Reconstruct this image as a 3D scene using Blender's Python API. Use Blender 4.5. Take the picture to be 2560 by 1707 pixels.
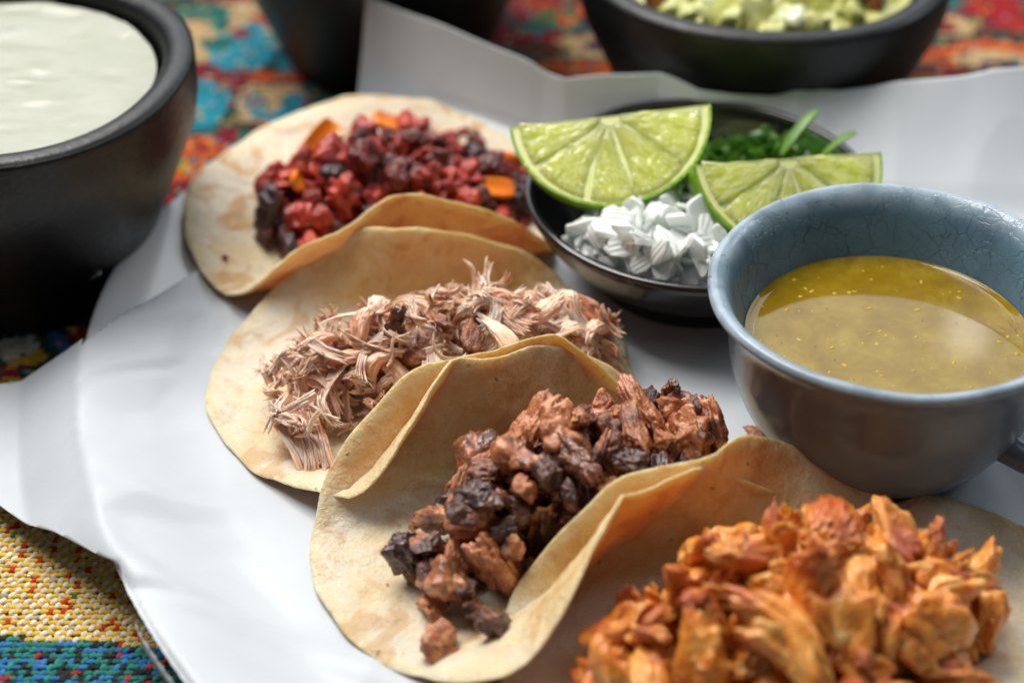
import bpy, math, random
import numpy as np
from mathutils import Vector, Matrix, Euler

for o in list(bpy.data.objects):
    bpy.data.objects.remove(o, do_unlink=True)
S = bpy.context.scene
COL = S.collection
rnd = random.Random(7)

# ------------------------------------------------------------------ camera
cam_d = bpy.data.cameras.new('camera')
cam = bpy.data.objects.new('camera', cam_d)
COL.objects.link(cam)
PITCH = math.radians(37)
cam.location = (0, -0.4025, 0.3233)
cam.rotation_euler = (math.pi / 2 - PITCH, 0, 0)
cam_d.lens = 70
cam_d.sensor_width = 36
cam_d.clip_start = 0.01
cam_d.clip_end = 50
cam_d.dof.use_dof = True
cam_d.dof.focus_distance = 0.466
cam_d.dof.aperture_fstop = 7.0
cam_d.dof.aperture_blades = 9
S.camera = cam

# ------------------------------------------------------------------ world and lamps
W = bpy.data.worlds.new("World")
S.world = W
W.use_nodes = True
bg = W.node_tree.nodes['Background']
bg.inputs['Color'].default_value = (0.72, 0.84, 1.0, 1)
bg.inputs['Strength'].default_value = 0.05


def area(name, loc, target, sx, sy, power, color):
    l = bpy.data.lights.new(name, 'AREA')
    l.shape = 'RECTANGLE'
    l.size = sx
    l.size_y = sy
    l.energy = power
    l.color = color
    o = bpy.data.objects.new(name, l)
    COL.objects.link(o)
    o.location = loc
    d = Vector(target) - Vector(loc)
    o.rotation_euler = d.to_track_quat('-Z', 'Y').to_euler()
    return o


area('window_light', (-0.42, 0.46, 1.22), (0, 0, 0.02), 0.9, 0.75, 30.0, (1.0, 0.965, 0.92))
area('overhead_fill', (0.05, -0.12, 1.45), (0, 0.02, 0.02), 1.3, 0.9, 3.0, (1.0, 0.97, 0.92))  # soft overhead fill, added to brighten limes and camera-facing taco walls
area('back_window_light', (-0.05, 1.15, 0.80), (0, 0, 0.02), 1.7, 0.7, 8.5, (0.93, 0.97, 1.0))
area('side_window_light', (1.15, 0.55, 0.85), (0, 0, 0.02), 0.35, 0.7, 4.0, (0.86, 0.93, 1.0))
area('salsa_glint_light', (0.40, 1.0, 0.80), (0.10, -0.02, 0.04), 0.035, 0.05, 0.02, (1.0, 0.95, 0.88))  # small light added so its reflection makes a bright patch in the salsa

S.view_settings.view_transform = 'Standard'
S.view_settings.look = 'None'
S.view_settings.exposure = 0.05
S.view_settings.gamma = 1.0
S.render.engine = 'CYCLES'
S.cycles.max_bounces = 12
S.cycles.diffuse_bounces = 8
S.cycles.transmission_bounces = 8
S.cycles.use_denoising = True

# ------------------------------------------------------------------ numeric noise
_rng = np.random.default_rng(11)
_perm = _rng.permutation(512)
_perm = np.concatenate([_perm, _perm, _perm])
_grad = _rng.normal(size=(512, 3))
_grad /= np.linalg.norm(_grad, axis=1)[:, None]


def pn(p, seed=0):
    p = np.asarray(p, float) + seed * 17.31
    i = np.floor(p).astype(int)
    f = p - i
    u = f * f * f * (f * (f * 6 - 15) + 10)
    i = i & 511
    out = 0
    for dx in (0, 1):
        wx = u[:, 0] if dx else 1 - u[:, 0]
        for dy in (0, 1):
            wy = u[:, 1] if dy else 1 - u[:, 1]
            for dz in (0, 1):
                wz = u[:, 2] if dz else 1 - u[:, 2]
                h = _perm[_perm[_perm[(i[:, 0] + dx) & 511] + ((i[:, 1] + dy) & 511)] + ((i[:, 2] + dz) & 511)]
                g = _grad[h]
                out = out + wx * wy * wz * (g[:, 0] * (f[:, 0] - dx) + g[:, 1] * (f[:, 1] - dy) + g[:, 2] * (f[:, 2] - dz))
    return out * 1.6


def sstep(a, b, x):
    t = np.clip((x - a) / (b - a), 0, 1)
    return t * t * (3 - 2 * t)


# ------------------------------------------------------------------ object helpers
def mesh(name, v, f, m=None, smooth=True, attrs=None, colors=None):
    v = np.asarray(v, np.float32)
    me = bpy.data.meshes.new(name)
    if isinstance(f, np.ndarray):
        k = f.shape[1]
        me.vertices.add(len(v))
        me.vertices.foreach_set('co', v.ravel())
        me.loops.add(f.size)
        me.loops.foreach_set('vertex_index', f.astype(np.int32).ravel())
        me.polygons.add(len(f))
        me.polygons.foreach_set('loop_start', np.arange(0, f.size, k, dtype=np.int32))
        me.update(calc_edges=True)
    else:
        me.from_pydata(v.tolist(), [], f)
        me.update()
    if smooth:
        me.polygons.foreach_set('use_smooth', np.ones(len(me.polygons), dtype=bool))
    for n, a in (attrs or {}).items():
        at = me.attributes.new(n, 'FLOAT', 'POINT')
        at.data.foreach_set('value', np.asarray(a, np.float32))
    if colors is not None:
        at = me.color_attributes.new('tint', 'FLOAT_COLOR', 'POINT')
        c = np.ones((len(v), 4), np.float32)
        c[:, :3] = colors
        at.data.foreach_set('color', c.ravel())
    me.validate()
    if m:
        me.materials.append(m)
    return me


def obj(name, me, parent=None, loc=(0, 0, 0), rot=(0, 0, 0), scale=(1, 1, 1), **props):
    o = bpy.data.objects.new(name, me)
    COL.objects.link(o)
    if parent:
        o.parent = parent
    o.location = loc
    o.rotation_euler = rot
    o.scale = scale
    for k, v in props.items():
        o[k] = v
    return o


def thing(name, label, cat, loc=(0, 0, 0), rot=(0, 0, 0), group=None):
    o = bpy.data.objects.new(name, None)
    o.empty_display_size = 0.01
    COL.objects.link(o)
    o.location = loc
    o.rotation_euler = rot
    o['label'] = label
    o['category'] = cat
    if group:
        o['group'] = group
    return o


def grid_faces(nu, nv, close_u=False, close_v=False):
    iu = np.arange(nu if close_u else nu - 1)
    iv = np.arange(nv if close_v else nv - 1)
    a, b = np.meshgrid(iu, iv, indexing='ij')
    a = a.ravel()
    b = b.ravel()
    a2 = (a + 1) % nu
    b2 = (b + 1) % nv
    return np.stack([a * nv + b, a2 * nv + b, a2 * nv + b2, a * nv + b2], 1)


def catmull(pts, n):
    """smooth polyline through pts, n samples per span"""
    P = np.array(pts, float)
    Q = np.vstack([2 * P[0] - P[1], P, 2 * P[-1] - P[-2]])
    out = []
    for i in range(1, len(Q) - 2):
        for k in range(n):
            t = k / n
            out.append(0.5 * (2 * Q[i] + (Q[i + 1] - Q[i - 1]) * t + (2 * Q[i - 1] - 5 * Q[i] + 4 * Q[i + 1] - Q[i + 2]) * t * t
                              + (3 * Q[i] - Q[i - 1] - 3 * Q[i + 1] + Q[i + 2]) * t ** 3))
    out.append(P[-1])
    return np.array(out)


def lathe(profile, n=128, smooth_n=6, bend=None):
    """surface of revolution about z (counter-clockwise), profile = (r, z) list"""
    pr = catmull(profile, smooth_n) if smooth_n else np.array(profile, float)
    pr[:, 0] = np.maximum(pr[:, 0], 1e-5)
    th = np.linspace(0, 2 * np.pi, n, endpoint=False)
    R = np.repeat(pr[None, :, 0], n, 0)
    Z = np.repeat(pr[None, :, 1], n, 0)
    T = np.repeat(th[:, None], len(pr), 1)
    if bend:
        R, Z = bend(R, Z, T)
    v = np.stack([R * np.cos(T), R * np.sin(T), Z], -1).reshape(-1, 3)
    return v, grid_faces(n, len(pr), close_u=True)


def tube(path, rad, k=8, flat=1.0):
    path = np.asarray(path, float)
    n = len(path)
    rad = np.broadcast_to(np.asarray(rad, float), (n,))
    t = np.gradient(path, axis=0)
    t /= np.linalg.norm(t, axis=1)[:, None] + 1e-12
    ref = np.array([0.13, 0.31, 0.94])
    a = np.cross(t, ref)
    a /= np.linalg.norm(a, axis=1)[:, None] + 1e-9
    b = np.cross(t, a)
    th = np.linspace(0, 2 * np.pi, k, endpoint=False)
    v = path[:, None, :] + rad[:, None, None] * (np.cos(th)[None, :, None] * a[:, None, :] + flat * np.sin(th)[None, :, None] * b[:, None, :])
    v = v.reshape(-1, 3)
    f = grid_faces(n, k, close_v=True)
    return v, f


class Bag:
    def __init__(s):
        s.v = []
        s.f = []
        s.a = []
        s.c = []
        s.n = 0

    def add(s, v, f, a=None, c=None):
        s.v.append(v)
        s.f.append(np.asarray(f) + s.n)
        s.n += len(v)
        if a is not None:
            s.a.append(np.broadcast_to(a, (len(v),)))
        if c is not None:
            s.c.append(np.broadcast_to(c, (len(v), 3)))

    def mesh(s, name, m, smooth=True, attr=None):
        return mesh(name, np.concatenate(s.v), np.concatenate(s.f), m, smooth,
                    {attr: np.concatenate(s.a)} if s.a and attr else None,
                    np.concatenate(s.c) if s.c else None)


_ico = {}


def ico(sub):
    if sub not in _ico:
        import bmesh
        bm = bmesh.new()
        bmesh.ops.create_icosphere(bm, subdivisions=sub, radius=1)
        bm.verts.ensure_lookup_table()
        v = np.array([x.co[:] for x in bm.verts])
        f = np.array([[x.index for x in p.verts] for p in bm.faces])
        bm.free()
        _ico[sub] = (v, f)
    v, f = _ico[sub]
    return v.copy(), f.copy()


# ------------------------------------------------------------------ material helpers
class NT:
    def __init__(s, name):
        s.m = bpy.data.materials.new(name)
        s.m.use_nodes = True
        s.t = s.m.node_tree
        s.b = s.t.nodes['Principled BSDF']
        s.out = s.t.nodes['Material Output']
        s._co = None

    def n(s, typ, ins=None, **kw):
        x = s.t.nodes.new(typ)
        for k, v in kw.items():
            setattr(x, k, v)
        for k, v in (ins or {}).items():
            s.set(x.inputs[k], v)
        return x

    def set(s, inp, v):
        if hasattr(v, 'is_output'):
            s.t.links.new(v, inp)
        elif isinstance(v, (tuple, list)) and len(v) == 3 and inp.type == 'RGBA':
            inp.default_value = (*v, 1)
        else:
            inp.default_value = v

    def P(s, **kw):
        for k, v in kw.items():
            s.set(s.b.inputs[k.replace('_', ' ')], v)
        return s

    def co(s, which='Object', scale=(1, 1, 1), rand=0.0):
        c = s.n('ShaderNodeTexCoord').outputs[which]
        if rand:
            oi = s.n('ShaderNodeObjectInfo').outputs['Random']
            mu = s.n('ShaderNodeMath', {0: oi, 1: rand}, operation='MULTIPLY').outputs[0]
            c = s.n('ShaderNodeVectorMath', {0: c, 1: mu}, operation='ADD').outputs[0]
        if scale != (1, 1, 1):
            c = s.n('ShaderNodeVectorMath', {0: c, 1: scale}, operation='MULTIPLY').outputs[0]
        return c

    def noise(s, co, scale, detail=4, rough=0.55, dist=0.0):
        return s.n('ShaderNodeTexNoise', {'Vector': co, 'Scale': scale, 'Detail': detail, 'Roughness': rough, 'Distortion': dist}).outputs['Fac']

    def vor(s, co, scale, feature='F1', out='Distance', rand=1.0):
        return s.n('ShaderNodeTexVoronoi', {'Vector': co, 'Scale': scale, 'Randomness': rand}, feature=feature).outputs[out]

    def ramp(s, fac, stops, interp='LINEAR'):
        r = s.n('ShaderNodeValToRGB', {'Fac': fac})
        cr = r.color_ramp
        cr.interpolation = interp
        while len(cr.elements) < len(stops):
            cr.elements.new(0.5)
        for e, (p, c) in zip(cr.elements, stops):
            e.position = p
            if isinstance(c, (int, float)):
                c = (c, c, c)
            e.color = (*c, 1)
        return r.outputs['Color']

    def mix(s, fac, a, b, mode='MIX'):
        x = s.n('ShaderNodeMix', data_type='RGBA', blend_type=mode)
        s.set(x.inputs[0], fac)
        s.set(x.inputs[6], a)
        s.set(x.inputs[7], b)
        return x.outputs[2]

    def math(s, op, a, b=0.0, clamp=False):
        return s.n('ShaderNodeMath', {0: a, 1: b}, operation=op, use_clamp=clamp).outputs[0]

    def bump(s, h, dist, strength=1.0, normal=None):
        d = {'Height': h, 'Distance': dist, 'Strength': strength}
        if normal is not None:
            d['Normal'] = normal
        return s.n('ShaderNodeBump', d).outputs[0]

    def attr(s, name, out='Fac'):
        return s.n('ShaderNodeAttribute', attribute_name=name).outputs[out]

    def random(s):
        return s.n('ShaderNodeObjectInfo').outputs['Random']


# ------------------------------------------------------------------ materials
def m_cloth_base():
    t = NT('dark_cloth_ground')
    t.P(Base_Color=(0.03, 0.024, 0.016), Roughness=0.95)
    return t.m


def m_yarn():
    t = NT('wool_yarn')
    c = t.attr('tint', 'Color')
    n1 = t.noise(t.co('Object'), 900, 3)
    wv = t.n('ShaderNodeTexWave', {'Vector': t.co('Object', (1, 1, 1)), 'Scale': 900, 'Distortion': 3.0, 'Detail': 2}, bands_direction='DIAGONAL').outputs['Fac']
    c2 = t.mix(t.math('MULTIPLY', n1, 0.35), c, t.mix(0.2, c, (0.9, 0.85, 0.75)))
    c3 = t.mix(t.ramp(wv, [(0.0, 0.45), (0.6, 0.0)]), c2, t.mix(1.0, c2, (0.55, 0.5, 0.45), 'MULTIPLY'))
    t.P(Base_Color=c3, Roughness=0.9, Specular_IOR_Level=0.15, Normal=t.bump(wv, 0.0003, 0.8))
    return t.m


def m_plate():
    t = NT('white_glazed_ceramic')
    t.P(Base_Color=(0.62, 0.64, 0.66), Roughness=0.18, Coat_Weight=0.4, Coat_Roughness=0.05)
    return t.m


def m_paper():
    t = NT('white_deli_paper')
    co = t.co('Object')
    n = t.noise(co, 1400, 3)
    n2 = t.noise(co, 60, 4)
    col = t.ramp(n2, [(0.3, (0.53, 0.57, 0.61)), (0.7, (0.57, 0.61, 0.65))])
    spk = t.vor(co, 350)
    col = t.mix(t.ramp(spk, [(0.0, 0.25), (0.035, 0.0)]), col, (0.45, 0.40, 0.34))
    nr = t.bump(n, 0.00008, 0.5)
    t.P(Base_Color=col, Roughness=0.42, Normal=nr, Specular_IOR_Level=0.4)
    tr = t.n('ShaderNodeBsdfTranslucent', {'Color': (0.82, 0.84, 0.87)}).outputs[0]
    mx = t.n('ShaderNodeMixShader', {0: 0.13})
    t.t.links.new(t.b.outputs[0], mx.inputs[1])
    t.t.links.new(tr, mx.inputs[2])
    t.t.links.new(mx.outputs[0], t.out.inputs['Surface'])
    return t.m


def m_stone():
    t = NT('black_stone')
    co = t.co('Object')
    n = t.noise(co, 90, 6, 0.65)
    n2 = t.noise(co, 700, 4)
    col = t.ramp(n, [(0.3, (0.003, 0.003, 0.004)), (0.75, (0.008, 0.008, 0.010))])
    t.P(Base_Color=col, Roughness=t.ramp(n2, [(0.3, 0.34), (0.7, 0.48)]), Specular_IOR_Level=0.42, Normal=t.bump(t.math('ADD', n2, t.math('MULTIPLY', n, 2.0)), 0.0003, 0.5))
    return t.m


def m_melamine():
    t = NT('black_melamine')
    t.P(Base_Color=(0.010, 0.010, 0.012), Roughness=0.16, Coat_Weight=0.2,
        Normal=t.bump(t.noise(t.co(), 300, 3), 0.00008, 0.4))
    return t.m


def m_sauce():
    t = NT('creamy_white_sauce')
    n = t.noise(t.co(), 70, 5)
    t.P(Base_Color=t.ramp(n, [(0.35, (0.31, 0.325, 0.245)), (0.65, (0.36, 0.37, 0.30))]), Roughness=0.28, Subsurface_Weight=0.4,
        Subsurface_Radius=(0.006, 0.005, 0.003), Subsurface_Scale=1.0, Normal=t.bump(t.noise(t.co('Object', (1, 2, 1)), 60, 3), 0.0012, 0.6))
    return t.m


def m_tortilla(name, toast):
    t = NT(name)
    co = t.co('Object')
    n1 = t.noise(co, 45, 6, 0.62, 0.6)
    n2 = t.noise(co, 140, 5, 0.6)
    n3 = t.noise(co, 900, 4, 0.7)
    pale = t.attr('pale')
    rim = t.attr('rim')
    base = t.ramp(n2, [(0.28, (0.76, 0.50, 0.20)), (0.5, (0.84, 0.62, 0.31)), (0.75, (0.88, 0.73, 0.45))])
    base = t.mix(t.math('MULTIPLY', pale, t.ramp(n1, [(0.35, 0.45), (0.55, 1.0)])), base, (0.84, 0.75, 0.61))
    base = t.mix(t.math('MULTIPLY', rim, 0.55), base, (0.86, 0.72, 0.46))
    base = t.mix(t.math('MULTIPLY', t.ramp(t.noise(co, 75, 5, 0.6, 0.8), [(0.54, 0.0), (0.63, 1.0)]), toast), base, (0.60, 0.33, 0.11))
    cd = t.n('ShaderNodeVectorMath', {0: co, 1: t.n('ShaderNodeVectorMath', {0: t.n('ShaderNodeTexNoise', {'Vector': co, 'Scale': 500.0}).outputs['Color'], 1: (0.0022, 0.0022, 0.0022)}, operation='MULTIPLY').outputs[0]}, operation='ADD').outputs[0]
    base = t.mix(t.ramp(n3, [(0.42, 0.30), (0.56, 0.0)]), base, t.mix(1.0, base, (0.90, 0.74, 0.50), 'MULTIPLY'))
    dots = t.vor(cd, 240)
    sel = t.vor(cd, 240, out='Color')
    dm = t.math('MULTIPLY', t.ramp(dots, [(0.0, 1.0), (0.09, 0.9), (0.16, 0.0)]), t.ramp(sel, [(0.72, 0.0), (0.80, 1.0)]))
    base = t.mix(t.math('MULTIPLY', dm, 0.75), base, (0.20, 0.075, 0.02))
    h = t.math('ADD', t.math('MULTIPLY', n2, 1.0), t.math('MULTIPLY', n3, 0.22))
    h = t.math('ADD', h, t.math('MULTIPLY', t.noise(co, 320, 5, 0.65), 0.5))
    t.P(Base_Color=base, Roughness=t.ramp(n2, [(0.3, 0.42), (0.7, 0.66)]), Subsurface_Weight=0.45,
        Subsurface_Radius=(0.006, 0.0036, 0.0014), Subsurface_Scale=0.8, Normal=t.bump(h, 0.0015, 1.0), Specular_IOR_Level=0.4)
    tr = t.n('ShaderNodeBsdfTranslucent', {'Color': t.mix(1.0, base, (1.0, 0.58, 0.16), 'MULTIPLY')}).outputs[0]
    mx = t.n('ShaderNodeMixShader', {0: 0.17})
    t.t.links.new(t.b.outputs[0], mx.inputs[1])
    t.t.links.new(tr, mx.inputs[2])
    t.t.links.new(mx.outputs[0], t.out.inputs['Surface'])
    return t.m


def m_meat(name, cols, char, char_amt, rough=0.33, scale=1.0, sss=0.15, sssr=(0.003, 0.0012, 0.0006), coat=0.5, fine=0.0009):
    """cols = dark, mid, light; char colour over raised, browned faces"""
    t = NT(name)
    co = t.co('Object', rand=0.7)
    n1 = t.noise(co, 130 * scale, 5, 0.6, 0.7)
    n2 = t.noise(co, 420 * scale, 5, 0.65)
    n3 = t.noise(co, 1500 * scale, 3, 0.6)
    big = t.noise(co, 55 * scale, 3, 0.5)
    f = t.math('ADD', t.math('MULTIPLY', n1, 0.7), t.math('MULTIPLY', n2, 0.3))
    c = t.ramp(f, [(0.33, cols[0]), (0.5, cols[1]), (0.66, cols[2])])
    r = t.random()
    cm = t.math('ADD', big, t.math('MULTIPLY', t.math('SUBTRACT', r, 0.5), 0.35))
    cm = t.math('ADD', cm, t.math('MULTIPLY', t.math('SUBTRACT', n2, 0.5), 0.45))
    th = 0.72 - 0.35 * char_amt
    c = t.mix(t.ramp(cm, [(th - 0.05, 0.0), (th + 0.06, 0.93)]), c, char)
    h = t.math('ADD', t.math('MULTIPLY', n2, 1.0), t.math('MULTIPLY', n3, 0.35))
    h = t.math('ADD', h, t.math('MULTIPLY', n1, 0.8))
    t.P(Base_Color=c, Roughness=t.ramp(n2, [(0.35, rough), (0.65, rough + 0.25)]), Subsurface_Weight=sss, Subsurface_Radius=sssr,
        Subsurface_Scale=1.0, Specular_IOR_Level=0.35, Coat_Weight=min(1.0, coat * 1.0), Coat_Roughness=0.09, Normal=t.bump(h, fine, 1.0))
    t.set(t.b.inputs['Coat Normal'], t.bump(h, fine, 0.7))
    return t.m


def m_pork():
    t = NT('shredded_pork')
    co = t.co('Object', rand=0.7)
    n1 = t.noise(co, 110, 4, 0.6, 0.6)
    n2 = t.noise(t.co('Object', (1, 4, 4), rand=0.7), 300, 4, 0.6)
    f = t.math('ADD', t.math('MULTIPLY', n1, 0.65), t.math('MULTIPLY', n2, 0.35))
    r = t.random()
    f = t.math('ADD', f, t.math('MULTIPLY', t.math('SUBTRACT', r, 0.5), 0.22))
    c = t.ramp(f, [(0.26, (0.50, 0.18, 0.085)), (0.36, (0.78, 0.40, 0.25)), (0.50, (0.90, 0.56, 0.40)), (0.72, (0.96, 0.76, 0.58))])
    tip = t.attr('tip')
    cr = t.noise(co, 70, 3)
    br = t.math('MULTIPLY', t.ramp(t.math('ADD', cr, t.math('MULTIPLY', tip, 0.13)), [(0.58, 0.0), (0.70, 1.0)]), 0.9)
    c = t.mix(br, c, (0.33, 0.085, 0.02))
    t.P(Base_Color=c, Roughness=0.36, Subsurface_Weight=0.5, Subsurface_Radius=(0.004, 0.0022, 0.0014), Subsurface_Scale=1.0,
        Specular_IOR_Level=0.45, Coat_Weight=0.35, Coat_Roughness=0.12, Normal=t.bump(n2, 0.0005, 0.9))
    return t.m


def m_pepper():
    t = NT('cooked_orange_pepper')
    n = t.noise(t.co('Object', rand=0.5), 180, 4)
    t.P(Base_Color=t.ramp(n, [(0.3, (0.70, 0.14, 0.008)), (0.7, (0.85, 0.27, 0.012))]), Roughness=0.25, Subsurface_Weight=0.3,
        Subsurface_Radius=(0.004, 0.0015, 0.0004), Coat_Weight=0.12, Normal=t.bump(n, 0.0004, 0.5))
    return t.m


def m_rind():
    t = NT('lime_rind')
    co = t.co('Object')
    n = t.noise(co, 60, 3)
    v = t.vor(co, 900)
    t.P(Base_Color=t.ramp(n, [(0.35, (0.16, 0.36, 0.012)), (0.65, (0.32, 0.54, 0.03))]), Roughness=0.3, Coat_Weight=0.4,
        Subsurface_Weight=0.2, Subsurface_Radius=(0.002, 0.003, 0.0006), Normal=t.bump(v, 0.0004, 0.6))
    return t.m


def m_pith():
    t = NT('lime_pith')
    n = t.noise(t.co('Object'), 400, 4)
    t.P(Base_Color=t.ramp(n, [(0.3, (0.72, 0.78, 0.30)), (0.7, (0.82, 0.86, 0.44))]), Roughness=0.4, Subsurface_Weight=0.5,
        Subsurface_Radius=(0.005, 0.006, 0.002), Normal=t.bump(n, 0.0003, 0.5))
    return t.m


def m_pulp():
    t = NT('lime_pulp')
    uv = t.attr('radial', 'Vector')
    x = t.n('ShaderNodeSeparateXYZ', {0: uv})
    co = t.n('ShaderNodeCombineXYZ', {0: x.outputs[0], 1: x.outputs[1], 2: 0.0}).outputs[0]
    st = t.noise(t.n('ShaderNodeVectorMath', {0: co, 1: (1, 7, 1)}, operation='MULTIPLY').outputs[0], 3.2, 3, 0.5, 0.9)
    v = t.vor(t.n('ShaderNodeVectorMath', {0: co, 1: (1, 4.5, 1)}, operation='MULTIPLY').outputs[0], 4.6, feature='DISTANCE_TO_EDGE')
    fine = t.noise(t.co('Object'), 900, 3)
    c = t.ramp(st, [(0.32, (0.70, 0.78, 0.08)), (0.52, (0.80, 0.88, 0.17)), (0.72, (0.88, 0.94, 0.38))])
    c = t.mix(t.ramp(v, [(0.0, 0.55), (0.07, 0.0)]), c, (0.80, 0.86, 0.42))
    h = t.math('ADD', t.ramp(v, [(0.0, 0.0), (0.2, 1.0)]), t.math('MULTIPLY', st, 0.8))
    h = t.math('ADD', h, t.math('MULTIPLY', fine, 0.15))
    t.P(Base_Color=c, Roughness=0.16, Subsurface_Weight=1.0, Subsurface_Radius=(0.012, 0.012, 0.003), Subsurface_Scale=1.0,
        Coat_Weight=0.6, Coat_Roughness=0.06, Normal=t.bump(h, 0.0007, 0.7))
    tr = t.n('ShaderNodeBsdfTranslucent', {'Color': c}).outputs[0]
    mx = t.n('ShaderNodeMixShader', {0: 0.08})
    t.t.links.new(t.b.outputs[0], mx.inputs[1])
    t.t.links.new(tr, mx.inputs[2])
    t.t.links.new(mx.outputs[0], t.out.inputs['Surface'])
    return t.m


def m_onion():
    t = NT('raw_white_onion')
    co = t.co('Object', (1, 5, 1), rand=0.5)
    n = t.noise(co, 160, 4)
    t.P(Base_Color=t.ramp(n, [(0.3, (0.90, 0.93, 0.91)), (0.7, (0.95, 0.96, 0.95))]), Roughness=0.25, Subsurface_Weight=0.6,
        Subsurface_Radius=(0.004, 0.0045, 0.004), Coat_Weight=0.3, Coat_Roughness=0.1, Normal=t.bump(n, 0.0003, 0.5))
    tr = t.n('ShaderNodeBsdfTranslucent', {'Color': (0.93, 0.96, 0.93, 1)}).outputs[0]
    mx = t.n('ShaderNodeMixShader', {0: 0.36})
    t.t.links.new(t.b.outputs[0], mx.inputs[1])
    t.t.links.new(tr, mx.inputs[2])
    t.t.links.new(mx.outputs[0], t.out.inputs['Surface'])
    return t.m


def m_cilantro():
    t = NT('cilantro_leaf')
    r = t.random()
    n = t.noise(t.co('Object', rand=0.5), 250, 4)
    f = t.math('ADD', t.math('MULTIPLY', r, 0.6), t.math('MULTIPLY', n, 0.4))
    c = t.ramp(f, [(0.15, (0.025, 0.085, 0.016)), (0.45, (0.08, 0.22, 0.035)), (0.8, (0.26, 0.44, 0.10))])
    t.P(Base_Color=c, Roughness=0.35, Specular_IOR_Level=0.5, Normal=t.bump(n, 0.0004, 0.6))
    tr = t.n('ShaderNodeBsdfTranslucent', {'Color': (0.12, 0.3, 0.03, 1)}).outputs[0]
    mx = t.n('ShaderNodeMixShader', {0: 0.36})
    t.t.links.new(t.b.outputs[0], mx.inputs[1])
    t.t.links.new(tr, mx.inputs[2])
    t.t.links.new(mx.outputs[0], t.out.inputs['Surface'])
    return t.m


def m_cup():
    t = NT('crackled_blue_glaze')
    co = t.co('Object')
    w = t.n('ShaderNodeTexNoise', {'Vector': co, 'Scale': 120, 'Detail': 3}).outputs['Color']
    cw = t.n('ShaderNodeVectorMath', {0: co, 1: t.n('ShaderNodeVectorMath', {0: w, 1: (0.004, 0.004, 0.004)}, operation='MULTIPLY').outputs[0]}, operation='ADD').outputs[0]
    v1 = t.vor(cw, 165, feature='DISTANCE_TO_EDGE')
    v2 = t.vor(cw, 420, feature='DISTANCE_TO_EDGE')
    big = t.noise(co, 50, 5, 0.6)
    inner = t.attr('inner')
    rim = t.attr('rim')
    cin = t.ramp(big, [(0.3, (0.075, 0.135, 0.185)), (0.7, (0.135, 0.235, 0.30))])
    cout = t.ramp(big, [(0.3, (0.115, 0.14, 0.18)), (0.7, (0.16, 0.195, 0.245))])
    c = t.mix(inner, cout, cin)
    l1 = t.ramp(v1, [(0.0, 0.75), (0.018, 0.0)])
    l2 = t.ramp(v2, [(0.0, 0.45), (0.03, 0.0)])
    ln = t.math('MULTIPLY', t.math('MAXIMUM', l1, l2), t.math('MULTIPLY', inner, t.ramp(t.noise(co, 90, 2), [(0.35, 0.15), (0.6, 1.0)])))
    c = t.mix(ln, c, (0.03, 0.055, 0.08))
    worn = t.math('MULTIPLY', rim, t.ramp(t.noise(co, 140, 3, 0.5), [(0.30, 0.3), (0.6, 1.0)]))
    c = t.mix(t.math('MULTIPLY', worn, 0.7), c, (0.40, 0.50, 0.58))
    chip = t.math('MULTIPLY', rim, t.ramp(t.noise(co, 330, 3, 0.6), [(0.68, 0.0), (0.71, 1.0)]))
    c = t.mix(t.math('MULTIPLY', chip, 0.9), c, (0.085, 0.075, 0.085))
    h = t.math('SUBTRACT', t.math('MULTIPLY', t.noise(co, 160, 4), 0.6), ln)
    h = t.math('SUBTRACT', h, chip)
    t.P(Base_Color=c, Roughness=t.math('ADD', 0.2, t.math('MULTIPLY', chip, 0.5)), Specular_IOR_Level=0.4, Normal=t.bump(h, 0.0004, 0.5))
    return t.m


def m_salsa():
    t = NT('green_salsa')
    co = t.co('Object')
    n = t.noise(co, 70, 6, 0.7, 0.3)
    c = t.ramp(n, [(0.3, (0.16, 0.092, 0.002)), (0.5, (0.22, 0.140, 0.005)), (0.72, (0.31, 0.22, 0.022))])
    sp = t.vor(co, 430)
    c = t.mix(t.ramp(sp, [(0.0, 0.7), (0.09, 0.0)]), c, (0.10, 0.06, 0.006))
    t.P(Base_Color=c, Roughness=0.015, Subsurface_Weight=0.35, Subsurface_Radius=(0.006, 0.0035, 0.0008), Specular_IOR_Level=0.4)
    return t.m


def m_simple(name, a, b, rough=0.4, scale=200, sss=0.2, rad=(0.004, 0.003, 0.002), coat=0.3, bump=0.0004):
    t = NT(name)
    n = t.noise(t.co('Object', rand=0.5), scale, 5)
    t.P(Base_Color=t.ramp(n, [(0.3, a), (0.7, b)]), Roughness=rough, Subsurface_Weight=sss, Subsurface_Radius=rad, Coat_Weight=coat,
        Coat_Roughness=0.15, Normal=t.bump(n, bump, 0.8))
    return t.m


cm = 0.01
# ------------------------------------------------------------------ plate shape, shared by the paper lining
PC = np.array([2.45, -4.4]) * cm
PA, PB, PT = 17.1 * cm, 11.55 * cm, -1.02


def plate_rho(x, y):
    dx, dy = x - PC[0], y - PC[1]
    u = dx * np.cos(PT) + dy * np.sin(PT)
    v = -dx * np.sin(PT) + dy * np.cos(PT)
    return np.sqrt((u / PA) ** 2 + (v / PB) ** 2)


def plate_z(rho):
    return (0.8 + 0.95 * sstep(0.74, 1.0, rho)) * cm


# ------------------------------------------------------------------ tablecloth
def srgb(r, g, b):
    return tuple(((c / 255 + 0.055) / 1.055) ** 2.4 if c > 10 else c / 255 / 12.92 for c in (r, g, b))


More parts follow.
